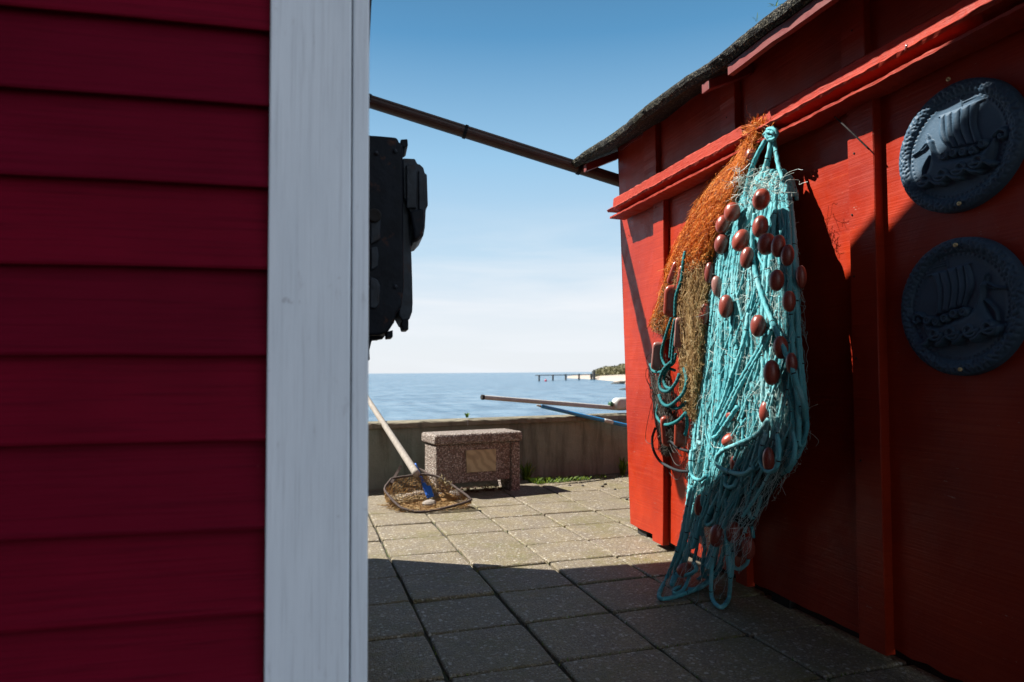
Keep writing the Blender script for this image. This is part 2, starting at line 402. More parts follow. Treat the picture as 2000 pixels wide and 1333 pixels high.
def m_float(name, col, dark):
    b = NB(name); r = b.obrand()
    c = b.mix(r, col, dark)
    c = b.mix(b.rng(b.noise(18, 5, .6), .55, .75, 0, .5), c, tuple(min(1, x*1.7+.02) for x in col))
    c = b.mix(b.rng(b.noise(1, 5, .6, b.map((160, 160, 8))), .6, .72, 0, .3), c, tuple(min(1, x*2+.05) for x in col))
    return b.done(c, b.rng(b.noise(25, 4), .3, .7, .22, .4), b.bump(b.noise(90, 3), .12, .003), spec=.5)
FLOAT = m_float('brown_float_plastic', (.52, .10, .06), (.30, .06, .045))
FLATF = m_float('red_flat_float_plastic', (.60, .10, .05), (.46, .07, .04))
PINKF = m_float('faded_float_plastic', (.55, .26, .22), (.45, .2, .17))

def m_disc():
    b = NB('slate_blue_metal')
    c = b.mix(b.rng(b.noise(9, 5), .3, .7), (.052, .10, .155), (.034, .07, .11))
    c = b.mix(b.rng(b.noise(60, 4, .7), .66, .74, 0, .5), c, (.14, .17, .2))
    return b.done(c, .55, b.bump(b.noise(140, 4), .35, .003), spec=.3, metal=0)
DISC = m_disc()
BRASS = m_plain('brass_screw', (.65, .5, .25), .2, 60, .35, .1, metal=.8)
IRON = m_plain('black_painted_iron', (.006, .009, .014), .5, 14, .55, .5, 50, spec=.12, dirt=((.07, .028, .016), 16, .6))
IRON_GREY = m_plain('worn_iron', (.022, .03, .04), .5, 18, .5, .5, 60, spec=.2, dirt=((.03, .02, .018), 14, .56))
RUST = m_plain('rusty_iron', (.10, .06, .045), .5, 40, .8, .6, 120, dirt=((.05, .03, .025), 30, .55))
GALV = m_plain('nail_steel', (.4, .4, .42), .2, 40, .35, .1, metal=.8)
GUTTER = m_plain('gutter_brown', (.06, .022, .018), .4, 12, .5, .3, 50, dirt=((.12, .10, .03), 20, .66))
VOID = m_plain('gap_black', (.02, .018, .016), .4, 20, .9, .5)  # near black; paints in the shade of the gap under the shed
def m_wood(name, a, c_):
    b = NB(name); ln = b.noise(1, 6, .65, b.map((60, 60, 5)))
    c = b.mix(b.rng(ln, .35, .65), a, c_)
    c = b.mix(b.rng(b.noise(30, 5, .7), .64, .72), c, (.05, .045, .04))
    return b.done(c, .85, b.bump(ln, .5, .004), spec=.2)
WOOD = m_wood('weathered_grey_wood', (.42, .37, .32), (.62, .57, .5))
POLEW = m_wood('grey_pole_wood', (.62, .62, .60), (.80, .80, .78))
BLUE = m_plain('blue_plastic', (.03, .24, 1.1), .2, 14, .4, .1)
BLUEP = m_plain('blue_pole_paint', (.05, .42, 1.0), .2, 14, .35, .1)
WHITE = m_plain('white_plastic', (.82, .83, .80), .06, 8, .35, .05)
GREEN = m_plain('green_plastic', (.03, .14, .05), .2, 8, .4, .05)
PINK = m_plain('pink_buoy_plastic', (.75, .06, .16), .1, 8, .4, .05)
STONE = m_plain('pale_stone', (.44, .38, .32), .35, 28, .85, .7, 60)
SPONGE = m_plain('ochre_stone', (.50, .28, .09), .4, 40, .9, .9, 60)
ROCK = m_plain('dark_rock', (.10, .095, .085), .4, 1.5, .9, .6, 4)
PIERW = m_plain('dark_pier_wood', (.10, .105, .115), .3, 1, .8, .3, 3)
def m_leaf(name, a, c_, trans=.35):
    b = NB(name); c = b.mix(b.attr('tone'), a, c_)
    tr = b.n('ShaderNodeBsdfTranslucent'); b.put(tr.inputs[0], c)
    ms = b.n('ShaderNodeMixShader'); ms.inputs[0].default_value = trans
    m = b.done(c, .6, spec=.3)
    b.l(b.b.outputs[0], ms.inputs[1]); b.l(tr.outputs[0], ms.inputs[2]); b.l(ms.outputs[0], b.out.inputs[0]); return m
LEAF = m_leaf('weed_green', (.06, .17, .016), (.34, .48, .05))
DRYLEAF = m_leaf('dry_leaf', (.06, .025, .01), (.16, .07, .03), .15)
BUSH = m_leaf('shore_bush', (.20, .20, .10), (.42, .38, .20), .2)
SAND = m_plain('beach_sand', (.62, .53, .45), .15, .2, .95, .3, 1, dirt=((.42, .36, .3), .25, .6))

def m_sea():
    b = NB('sea_water')
    geo = b.n('ShaderNodeNewGeometry')
    h1 = b.noise(1, 5, .6, b.map((.55, 1.5, 1))); h2 = b.noise(1, 3, .5, b.map((.06, .22, 1))); h3 = b.noise(1, 4, .6, b.map((3.2, 6.5, 1)))
    h = b.math('ADD', b.math('ADD', b.math('MULTIPLY', h1, .5), b.math('MULTIPLY', h2, 2.2)), b.math('MULTIPLY', h3, .12))
    c = b.mix(b.rng(b.noise(1, 4, .6, b.map((.02, .09, 1))), .35, .65), (.075, .175, .29), (.12, .25, .375))
    w1 = b.noise(1, 5, .6, b.map((.75, .2, 1))); w2 = b.noise(1, 4, .6, b.map((.12, .035, 1), (3, 8, 0)))
    c = b.mix(b.rng(w1, .40, .62, 0, .75), c, (.24, .39, .52)); c = b.mix(b.rng(w1, .5, .3, 0, .6), c, (.05, .14, .25)); c = b.mix(b.rng(w2, .55, .72, 0, .6), c, (.30, .44, .56))  # light and dark of ripples and sky reflection painted into the base colour
    return b.done(c, .22, b.bump(h, .55, .8), spec=.28)
SEA = m_sea()
LAND = m_plain('trodden_earth', (.09, .08, .06), .4, 1.5, .95, .4, 12)

# ------------------------------------------------------------------ setting
SEAZ = -1.2
PA, PB = np.array([.506, 6.03, 0]), np.array([3.006, 6.287, 0])      # foot of the parapet
pd = (PB-PA)/np.linalg.norm(PB-PA); pn = np.array([-pd[1], pd[0], 0])  # along, and away to the sea
def par(s, n, z): return PA + pd*s + pn*n + np.array([0, 0, z*.95 if z > .3 else z])

mb = MB(); a_, c_ = par(-60, .3, 0), par(60, .3, 0)
mb.add([(a_[0], a_[1], -.03), (c_[0], c_[1], -.03), (70, -90, -.03), (-70, -90, -.03)], [(3, 2, 1, 0)])
mb.add([(a_[0], a_[1], -.03), (c_[0], c_[1], -.03), (c_[0], c_[1], -3), (a_[0], a_[1], -3)], [(0, 1, 2, 3)])
tag(build('ground', mb, LAND), kind='structure')
mb = MB(); mb.add([(-9000, 5.0, SEAZ), (9000, 5.0, SEAZ), (9000, 16000, SEAZ), (-9000, 16000, SEAZ)], [(0, 1, 2, 3)])
tag(build('sea', mb, SEA), kind='structure')

# paved yard: every slab slightly out of level, sand between
X0, Y0, PX, PY = .468, 2.262, .3905, .3875
mb = MB()
for i in range(-9, 12):
    for j in range(-14, 12):
        xa, xb, ya, yb = X0+i*PX, X0+(i+1)*PX, Y0+j*PY, Y0+(j+1)*PY
        xm, ym = (xa+xb)/2, (ya+yb)/2
        if ym < 3.9 and xm > 2.2: continue
        if 1.3 < ym < 3.6 and xm < -.25: continue
        if np.dot(np.array([xm, ym, 0])-PA, pn) > -.02: continue
        g = .0055; z0 = random.gauss(0, .0022); tx, ty = random.gauss(0, .0042), random.gauss(0, .0042)
        def q(x, y, dz): return (x, y, z0+tx*(x-xm)+ty*(y-ym)+dz)
        xa += g+random.uniform(-.0015, .0025); xb -= g+random.uniform(-.0015, .0025); ya += g+random.uniform(-.0015, .0025); yb -= g+random.uniform(-.0015, .0025)
        n = 6; ring = []
        for (p0, p1) in (((xa, ya), (xb, ya)), ((xb, ya), (xb, yb)), ((xb, yb), (xa, yb)), ((xa, yb), (xa, ya))):
            for k in range(n):
                t = k/n; c = .004 if k == 0 else 0
                x, y = p0[0]+(p1[0]-p0[0])*t, p0[1]+(p1[1]-p0[1])*t
                e = random.uniform(-.0012, .0012)
                ring.append((x+(xm-x)*.02*(k == 0)+e, y+(ym-y)*.02*(k == 0)+e))
        k = len(ring); V = []; F = []
        for (ins, dz) in ((0, -.035), (0, -.006), (.004, -.0015), (.009, 0)):
            for (x, y) in ring:
                dx, dy = xm-x, ym-y; m_ = max(abs(dx), abs(dy)); V.append(q(x+dx*ins/m_, y+dy*ins/m_, dz))
        for l in range(3):
            for a in range(k): F.append((l*k+a, l*k+(a+1)%k, (l+1)*k+(a+1)%k, (l+1)*k+a))
        F.append(tuple(range(3*k, 4*k)))
        mb.add(V, F, random.random())
tag(build('pavement', mb, PAVER), kind='structure')
mb = MB(); ja, jb = par(-5, 0, 0), par(6, 0, 0)
mb.add([(-3.2, -3.3, -.018), (2.3, -3.3, -.018), (5.2, 4.2, -.018), (jb[0], jb[1], -.018), (ja[0], ja[1], -.018)], [(0, 1, 2, 3, 4)])
tag(build('joint_sand', mb, JOINT), kind='structure')

# ------------------------------------------------------------------ parapet
T = lambda s, n, z: par(s, n, z)
par_root = thing('parapet_wall', par(1, 0, 0), 'low weathered concrete sea wall with a rough coping, behind the granite bench', 'wall')
mb = MB(); nS = 140
P = []
for i in range(nS+1):
    s = -5+i*.08
    P.append([par(s, .012*math.sin(s*3.1)*.4+random.gauss(0, .0015), z) for z in (-.1, .02, .2, .38, .545)]+[par(s, .24, .545), par(s, .24, -1.6)])
mb.grid(np.array(P)[:, ::-1]); build('wall_face', mb, CONC, par_root, smooth=False)
mb = MB()
cuts = [-5, -2.1, .955, 3.2, 6.2]
for k in range(4):
    s0, s1 = cuts[k]+.006, cuts[k+1]-.006; n = int((s1-s0)/.05)
    P = []
    for i in range(n+1):
        s = s0+(s1-s0)*i/n; j = lambda a=.003: random.gauss(0, a)
        P.append([par(s, -.02+j(.002), .541), par(s, -.03+j(), .552), par(s, -.03+j(), .588+j(.002)), par(s, -.02+j(), .598+j(.0015)), par(s, .12, .602), par(s, .26, .597), par(s, .27, .541)])
    P = np.array(P); mb.grid(P[:, ::-1])
    for e in (P[0], P[-1]): mb.add(e, [tuple(range(7))])
build('coping', mb, COPE, par_root)
mb = MB(); mb.box(( .951, -.026, .545), (.959, .26, .599), T=T)
build('mortar_joint', mb, m_plain('pale_mortar', (.62, .6, .55), .2, 60, .9, .5), par_root)

# ------------------------------------------------------------------ red clapboard house on the left
ha = np.array([math.cos(math.radians(-4.5)), math.sin(math.radians(-4.5)), 0]); hb = np.array([-ha[1], ha[0], 0])
K = at_depth(719.5, 729, 1.1); K[2] = 0
def hp(a, b, z): return K + ha*a + hb*b + np.array([0, 0, z])
def at_house(px, py, b=0.0): return at_plane(px, py, K+hb*b, hb)
DEPTH, HW = 1.84, 4.2
house = thing('clapboard_house', hp(-HW/2, DEPTH/2, 0), 'dark red clapboard house with white corner boards, close on the left of the alley', 'house')
zs = [at_house(530, y, .02)[2] for y in (70, 215, 372, 530, 695, 860, 1028, 1190)]
gap = (zs[0]-zs[-1])/7
bott = sorted(zs + [zs[-1]-gap*k for k in range(1, 5) if zs[-1]-gap*k > .02] + [zs[0]+gap*k for k in range(1, 13)])
def clad(mb, fn, x0, x1, top):                           # lapped boards; fn(x, out, z)
    n = max(4, int((x1-x0)/.12))
    for k, zb in enumerate(bott):
        zt = bott[k+1]+.032 if k+1 < len(bott) else zb+gap+.032
        if zb > top: break
        g = np.random.default_rng(k+3); w1 = np.cumsum(g.normal(0, .0011, n+1)); w1 -= np.linspace(w1[0], w1[-1], n+1)
        P = []
        for i in range(n+1):
            x = x0+(x1-x0)*i/n; z0 = zb+w1[i]; zt_ = min(zt, top+.1)
            P.append([fn(x, -.004, z0+.036), fn(x, .0195, z0+.032), fn(x, .021, z0), fn(x, .026, z0), fn(x, .0275, z0+.004), fn(x, .016+w1[i]*.3, (z0+zt_)/2), fn(x, .005, zt_)])
        mb.grid(np.array(P)[:, ::-1], g.random())
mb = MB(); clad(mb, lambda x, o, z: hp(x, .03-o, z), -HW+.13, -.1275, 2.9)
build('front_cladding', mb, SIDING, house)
RB, RZ, RSL = 1.905, 3.439, .80                            # back eave (distance, height) and roof slope
RIDGE = .45
def roofz(b): return RZ+RSL*(RB-b) if b >= RIDGE else RZ+RSL*(RB-RIDGE)-1.1*(RIDGE-b)
mb = MB(); RT = .1
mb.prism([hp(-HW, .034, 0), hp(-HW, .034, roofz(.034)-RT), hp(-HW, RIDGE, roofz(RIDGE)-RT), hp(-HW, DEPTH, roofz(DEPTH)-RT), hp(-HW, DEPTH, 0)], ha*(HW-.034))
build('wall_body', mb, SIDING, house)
LB_, LE, LZ = 2.95, 3.27, 2.74                           # rear lean-to, set back from the gable wall
mb = MB(); mb.prism([hp(-HW, DEPTH+.003, 0), hp(-HW, DEPTH+.003, 3.3), hp(-HW, LB_, LZ+.06), hp(-HW, LB_, 0)], ha*(HW-.46)); build('rear_lean_to', mb, SIDING, house)
mb = MB(); mb.prism([hp(-HW-.1, LE, LZ), hp(-HW-.1, DEPTH+.003, LZ+.66), hp(-HW-.1, DEPTH+.003, LZ+.58), hp(-HW-.1, LE, LZ-.07)], ha*(HW+.1-.42)); build('lean_to_roof', mb, FELT, house)
mb = MB(); mb.prism([hp(.002, .50, 1.66), hp(.012, .50, 1.90), hp(.10, .50, 3.3), hp(.06, .50, 3.3), hp(.002, .50, 2.1)], hb*.05); build('roof_brace', mb, IRON, house)
for nm_, b0, b1 in (('gable_cladding', .06, DEPTH-.06),):
    mb = MB()
    n = 26
    for k, zb in enumerate(bott):
        if zb > 2.5: break
        zt = bott[k+1]+.012
        P = [[hp(-.034+o, b0+(b1-b0)*i/n, z) for (o, z) in ((0, zb+.012), (.001, zb), (.021, zb), (.012, (zb+zt)/2), (.004, zt))] for i in range(n+1)]
        mb.grid(np.array(P), .5)
    build(nm_, mb, SIDING, house)
# corner boards
def vboard(name, p0, p1, n0, z0, z1, mat, parent):       # thin tall board with a slightly wavy arris
    pass
mb = MB(); mb.box((-.155, -.004, .06), (-.0285, .03, 2.9), T=hp); bev(build('corner_board', mb, TRIM, house), .003)
mb = MB(); mb.box((-.0265, -.0015, .06), (0, .115, 2.9), T=hp); bev(build('corner_board', mb, TRIM, house), .003)
for a in (-HW+.0, ):
    mb = MB(); mb.box((a-.02, -.004, .06), (a+.128, .03, 2.9), T=hp); build('corner_board', mb, TRIM, house)
mb = MB(); mb.box((-.03, DEPTH-.12, .02), (0, DEPTH+.001, 3.3), T=hp); build('corner_board', mb, TRIM, house)
# roof, two slopes as one folded slab with eaves all round
mb = MB(); ra = .12
prof = [(RB, RZ), (RIDGE, roofz(RIDGE)), (-.2, roofz(-.2))]
low_ = [(b, z-.085) for b, z in prof]
ring = [hp(-HW-.15, b, z) for b, z in prof+low_[::-1]]
mb.prism(ring, ha*(HW+.15+ra)); roof = build('roof', mb, FELT, house)
mb = MB(); mb.prism([hp(-2.0, -4.6, 0), hp(-2.0, -4.6, 3.1), hp(-3.4, -4.6, 4.4), hp(-4.8, -4.6, 3.1), hp(-4.8, -4.6, 0)], hb*4.58); build('added_shade_wing', mb, SIDING, house)  # wing added out of view to shade the facade, yard and shed wall
mb = MB(); mb.prism([hp(-1.75, -4.8, 2.95), hp(-3.4, -4.8, 4.5), hp(-5.05, -4.8, 2.95), hp(-5.05, -4.8, 2.87), hp(-3.4, -4.8, 4.41), hp(-1.75, -4.8, 2.87)], hb*4.9); build('added_shade_wing_roof', mb, FELT, house)  # roof of the added wing, also out of view
for (b0, b1) in ((RB-.01, RIDGE), (RIDGE, -.21)):
    mb = MB(); mb.prism([hp(ra+.002, b0, roofz(b0)-.012), hp(ra+.002, b1, roofz(b1)-.012), hp(ra+.002, b1, roofz(b1)-.12), hp(ra+.002, b0, roofz(b0)-.12)], ha*.014)
    build('bargeboard', mb, IRON, roof)

# old iron engine casing fixed to the gable wall
eng = thing('engine_casing', hp(.08, .95, 1.3), 'old black iron engine casing hung on the house side beside the white corner board', 'engine part')
BE = (at_depth(760, 460, 1.95)-K)@hb
def ep(px, py, db=0.0): return at_house(px, py, BE)+hb*db
def slab(name, pts, d0, d1, mat, bv=.006, parent=eng, label=None):
    mb = MB(); mb.prism([ep(x, y, d0) for x, y in pts], hb*(d1-d0))
    return bev(build(name, mb, mat, parent, label=label), bv, 3)
slab('body', [(700, 262), (742, 265), (776, 268), (779, 276), (787, 284), (788, 470), (789, 560), (784, 600), (775, 612), (770, 630), (758, 648), (742, 655), (700, 656)], 0, .34, IRON, .008)
slab('side_flange', [(785, 302), (792, 303), (796, 330), (806, 480), (808, 540), (809, 588), (808, 606), (803, 620), (790, 630), (780, 612), (784, 560), (784, 330)], .05, .26, IRON_GREY, .012)
slab('cover', [(788, 303), (812, 304), (817, 314), (822, 315), (829, 322), (832, 333), (836, 335), (838, 396), (834, 402), (832, 440), (829, 456), (819, 467), (808, 471), (806, 420), (790, 380)], .03, .2, IRON_GREY, .012)
slab('cover_plate', [(794, 318), (812, 318), (815, 330), (815, 404), (795, 404)], .018, .03, IRON_GREY, .004)
slab('cover_rib', [(818, 328), (829, 334), (830, 430), (819, 446)], .02, .03, IRON_GREY, .004)
slab('exhaust_elbow', [(800, 410), (828, 404), (830, 440), (826, 455), (818, 465), (809, 468), (806, 440)], .012, .03, IRON, .008)
for pts in ([(783, 268), (797, 267), (798, 280), (793, 284), (783, 283)], [(788, 622), (799, 622), (799, 644), (788, 644), (785, 632)], [(755, 648), (768, 644), (768, 659), (755, 660)]):
    slab('clip', pts, .02, .12, IRON, .003)
slab('valve_port', [(722, 416), (740, 412), (744, 422), (743, 470), (722, 480)], -.012, 0, IRON_GREY, .006)
mb = MB(); c0 = ep(731, 424, -.014)
mb.lathe([(0, 0), (.017, 0), (.02, .004), (.017, .008), (.012, .006), (0, .006)], c0, -hb, 18); build('port_ring', mb, VOID, eng, True)
slab('worn_bracket', [(722, 540), (738, 548), (743, 560), (741, 596), (733, 604), (722, 602)], -.01, 0, IRON_GREY, .004)
slab('worn_bracket', [(724, 485), (737, 482), (740, 500), (738, 522), (724, 530)], -.008, 0, IRON_GREY, .004)
slab('drip_rail', [(700, 655), (750, 655), (750, 660), (727, 663), (722, 684), (723, 703), (716, 704), (714, 664), (700, 664)], .05, .1, IRON, .003)
mb = MB()
for x, y in ((772, 296), (772, 560), (735, 300)):
    mb = MB(); mb.lathe([(0, .007), (.006, .006), (.007, 0)], ep(x, y, 0), -hb, 8); build('bolt_head', mb, IRON_GREY, eng, True)

# ------------------------------------------------------------------ red shed on the right
shed = thing('boathouse_shed', wp(1.5, 0, -1), 'red painted timber shed with battened wall, wooden rail and mossy felt roof', 'shed')
SY0 = .2
def corner_y(z): return 3.925+.105*(z/2.3)
mb = MB()
ny, nz_ = 60, 26; P = np.zeros((ny+1, nz_+1, 3))
ztop = 2.50
for j in range(nz_+1):
    z = .045+(ztop-.045)*j/nz_; yc = corner_y(z)
    for i in range(ny+1):
        y = SY0+(yc-SY0)*i/ny
        P[i, j] = wp(y, z+(random.gauss(0, .002) if j == 0 else 0), random.gauss(0, .0006)+.002*math.sin(y*5+z*2))
mb.grid(P[:, ::-1]); 
g0, g1 = wp(corner_y(.045), .045), wp(corner_y(ztop), ztop)
mb.add([g0, g1, g1+np.array([2.9, .05, 1.15]), g1+np.array([5.4, .1, 0]), g0+np.array([5.4, .1, 0])], [(0, 1, 2, 3, 4)])
build('panel_wall', mb, RED, shed)
mb = MB()
mb.box8([wp(SY0, -.03, -.05), wp(3.86, -.03, -.05), wp(3.86, -.03, -.5), wp(SY0, -.03, -.5), wp(SY0, .06, -.05), wp(3.86, .06, -.05), wp(3.86, .06, -.5), wp(SY0, .06, -.5)])
build('plinth', mb, VOID, shed)  # near-black block stands in for the dark void under the wall
for yb in (3.75, 3.0, 2.45, 1.2, .6):                   # short sleepers showing in the gap under the boards
    mb = MB(); mb.box8([wp(yb, -.03, -.02), wp(yb+.12, -.03, -.02), wp(yb+.12, -.03, -.2), wp(yb, -.03, -.2), wp(yb, .05, -.02), wp(yb+.12, .05, -.02), wp(yb+.12, .05, -.2), wp(yb, .05, -.2)])
    build('sleeper', mb, VOID, shed)
# battens: corner strip, then one every 0.8 m, above and below the rail
def batten(ya, yb, z0, z1, d, taper=0.0, mat=RED):
    mb = MB(); n = 14; P = []
    for i in range(n+1):
        z = z0+(z1-z0)*i/n; e = random.gauss(0, .0008); s = taper*(z/2.3)
        P.append([wp(yb+s, z, -.004), wp(yb+s, z, d-.003), wp(yb+s-.003, z, d+e), wp(ya+s+.003, z, d+e), wp(ya+s, z, d-.003), wp(ya+s, z, -.004)])
    P = np.array(P); mb.grid(P)
    mb.add(P[0], [(0, 1, 2, 3, 4, 5)]); mb.add(P[-1], [(5, 4, 3, 2, 1, 0)])
    return build('batten', mb, mat, shed)
def yw(px, py, d=.0): return at_wall(px, py, d)[1]
bl = []
for (p0, p1, py) in ((1264, 1284, 420), (1650, 1701, 330)):
    bl.append((yw(p1, py, .035), yw(p0, py, .035)))
bu = [(yw(1281, 320, .03), yw(1257, 320, .03)), (yw(1436, 250, .03), yw(1407, 250, .03)), (yw(1690, 130, .03), yw(1643, 130, .03))]
wmid = (bl[0][0]+bl[1][0])/2
bl.insert(1, (wmid, wmid+.09))
for k in range(1, 3): 
    bl.append((bl[2][0]-.81*k, bl[2][0]-.81*k+.1)); bu.append((bu[2][0]-.81*k, bu[2][0]-.81*k+.1))
for k, (a, b_) in enumerate(bl): batten(a, b_, .03 if k else .028, 1.98, .036, -.09 if k == 0 else -.02)
for (a, b_) in bu: batten(a, b_, 2.07, ztop, .03)
# rail: rough board with a bead, and a thinner board below
def railpart(name, prof, y0, y1, mat, jit=.0012, n=160):
    mb = MB(); P = []
    wob = np.cumsum(rng.normal(0, .0007, n+1)); wob -= np.linspace(wob[0], wob[-1], n+1)
    for i in range(n+1):
        y = y0+(y1-y0)*i/n; dz = wob[i]-.046-.014*max(0, (3.9-y))/1.9
        P.append([wp(y, z+dz+random.gauss(0, jit), d+random.gauss(0, jit*.6)) for d, z in prof])
    P = np.array(P); mb.grid(P); k = len(prof)
    mb.add(P[-1], [tuple(range(k-1, -1, -1))]); mb.add(P[0], [tuple(range(k))])
    return build(name, mb, mat, shed)
yend = at_wall(1199, 400, .08)[1]
railpart('rail_board', [(.02, 2.158), (.076, 2.158), (.083, 2.15), (.085, 2.12), (.088, 2.085), (.122, 2.083), (.13, 2.074), (.122, 2.065), (.09, 2.062), (.02, 2.062)], SY0, yend, RED_ROUGH)
railpart('rail_moulding', [(.018, 2.061), (.06, 2.061), (.062, 2.03), (.124, 2.026), (.124, 2.016), (.06, 2.012), (.018, 2.012)], SY0, yend-.03, RED_ROUGH, .001)
# thin moulding high on the wall under the roof
zt_ = at_wall(1340, 200, .01)[2]
mb = MB(); mb.box8([wp(SY0, zt_, -.002), wp(3.98, zt_, -.002), wp(3.98, zt_, .012), wp(SY0, zt_, .012), wp(SY0, zt_+.018, -.002), wp(3.98, zt_+.018, -.002), wp(3.98, zt_+.018, .012), wp(SY0, zt_+.018, .012)])
build('wall_moulding', mb, RED_DARK, shed)
# roof: sagging felt edge from the photograph, sloping up to a ridge
OV = .268
eave = [at_wall(px, py, OV) for px, py in [(1110, 317), (1144, 291), (1178, 270), (1218, 242), (1258, 206), (1291, 182), (1344, 145), (1377, 124), (1410, 99), (1453, 63), (1490, 32), (1530, 3)]]
ey = [p[1] for p in eave]; ez = [p[2] for p in eave]
ey = ey[::-1]; ez = ez[::-1]
ey = [SY0-.2]+ey; ez = [ez[0]-.0]+ez
yy = np.arange(SY0-.2, ey[-1]+.001, .03); zz = np.interp(yy, ey, ez)
SL = math.tan(math.radians(24)); RID = 2.75
mb = MB(); P = []
wv = np.cumsum(rng.normal(0, .0006, len(yy))); wv -= np.linspace(wv[0], wv[-1], len(yy))
for y, z, q in zip(yy, zz, wv):
    z = z+q; th = .038+.004*math.sin(y*4.1)+random.uniform(-.004, .004)
    r = lambda a=.002: random.gauss(0, a)
    P.append([wp(y, z-.055+SL*.5, -.22), wp(y, z-.052, OV-.03), wp(y, z-th, OV-.008+r()), wp(y, z-th*.6, OV+r()), wp(y, z-.012+r(), OV-.001+r()), wp(y, z+r(.001), OV-.012), wp(y, z+.02+SL*.1, OV-.12), wp(y, z+SL*(RID)+.02, OV-RID), wp(y, z+.02, OV-2*RID), wp(y, z-.05, OV-2*RID)])
P = np.array(P)
P[:, 0] = np.array([wp(y, z-.05+SL*.45, OV-.48) for y, z in zip(yy, zz)])
mb.grid(P); mb.add(P[-1], [tuple(range(9, -1, -1))]); mb.add(P[0], [tuple(range(10))])
sroof = build('roof', mb, FELT, shed)
def raf(y, w_, d1, mat=RED_DARK, h=.075, name='rafter', drop=.06, y2=None, d0=-.02):
    z1 = np.interp(y, yy, zz)-drop; z0 = z1+SL*(d1-d0); mb = MB()
    mb.box8([wp(y, z1-h, d1), wp(y+w_, z1-h, d1), wp(y+w_, z0-h, d0), wp(y, z0-h, d0), wp(y, z1, d1), wp(y+w_, z1, d1), wp(y+w_, z0, d0), wp(y, z0, d0)])
    return bev(build(name, mb, mat, shed), .004)
yr = at_wall(1390, 150, .2)[1]
raf(yr-.03, .06, .235, h=.045)
raf(corner_y(2.4)+.02, .045, .22, h=.05)
for y in (yr-1.3, yr-2.0): raf(y, .06, .2)
fa, fb = at_wall(1424, 124, .225), at_wall(1540, 34, .225)
mb = MB(); n = 20; P = []
for i in range(n+1):
    y = fa[1]+(fb[1]-fa[1]-.6)*i/n; z = np.interp(y, yy, zz)-.052+random.gauss(0, .0008)
    P.append([wp(y, z, .205), wp(y, z, .232), wp(y, z-.045, .232), wp(y, z-.045, .205)])
P = np.array(P); mb.grid(np.concatenate([P, P[:, :1]], 1)); mb.add(P[0], [(0, 1, 2, 3)]); mb.add(P[-1], [(3, 2, 1, 0)])
build('fascia_board', mb, RED_DARK, shed)
# bent nail on the rail and a thin dark tube slanting below it
mb = MB(); mb.tube(curve([at_wall(1768, 118, .07), at_wall(1766, 106, .10), at_wall(1768, 98, .125), at_wall(1771, 89, .14)], .004), .0035, 8)
build('bent_nail', mb, GALV, shed, True)
mb = MB(); mb.tube(curve([at_wall(1631, 229, .075), at_wall(1660, 256, .08), at_wall(1697, 292, .05)], .01), .0028, 6)
build('thin_dark_tube', mb, VOID, shed, True)
mb = MB()
for x, y, d in ((1268, 415, .037), (1281, 405, .037), (1221, 405, .002), (1228, 460, .002), (1668, 300, .037), (1664, 420, .037), (1668, 540, .037), (1672, 700, .037), (1681, 900, .037), (1664, 60, .031), (1419, 230, .031)):
    mb = MB(); mb.lathe([(0, .002), (.0035, .0015), (.004, 0)], at_wall(x, y, d), (-1, 0, 0), 8); build('nail_head', mb, VOID, shed, True)

# gutter pipe slung between the two roofs
gl = at_plane(640, 173.4, hp(0, LE-.02, 0), hb); gr = at_plane(1240, 364, wp(4.2, 0), (0, 1, 0))
gt = thing('gutter', (gl+gr)/2, 'long sloping brown gutter spanning from the clapboard house to the shed corner', 'gutter')
gd = (gr-gl); gdl = np.linalg.norm(gd); gd = gd/gdl; gs = np.cross(gd, (0, 0, 1)); gs /= np.linalg.norm(gs); gu = np.cross(gs, gd)
mb = MB(); sec = []
for k in range(13):
    a = math.pi*k/12; sec.append((-.048*math.cos(a), -.052*math.sin(a)+.014))
sec = [(-.055, .016), (-.055, .026)]+sec+[(.055, .026), (.055, .016)]
ring_o = sec; P = []
nseg = 40
for i in range(nseg+1):
    c = gl+gd*gdl*i/nseg; P.append([c+gs*a+gu*b for a, b in sec])
mb.grid(P); build('channel', mb, GUTTER, gt)
mb = MB(); mb.prism([gl+gs*a+gu*b for a, b in ((-.04, -.014), (.04, -.014), (.04, .016), (-.04, .016))], gd*gdl); build('channel_floor', mb, GUTTER, gt)
for f in (.12, .42, .8):
    mb = MB(); c = gl+gd*gdl*f; mb.prism([c+gs*a*1.12+gu*(b*1.12-.001) for a, b in sec], gd*.02); build('bracket', mb, IRON, gt)
mb = MB(); mb.blob(gl+gd*gdl*.955+gu*-.045, (.012, .012, .01), 8, 6, .1, 2); build('drip_screw', mb, IRON, gt, True)

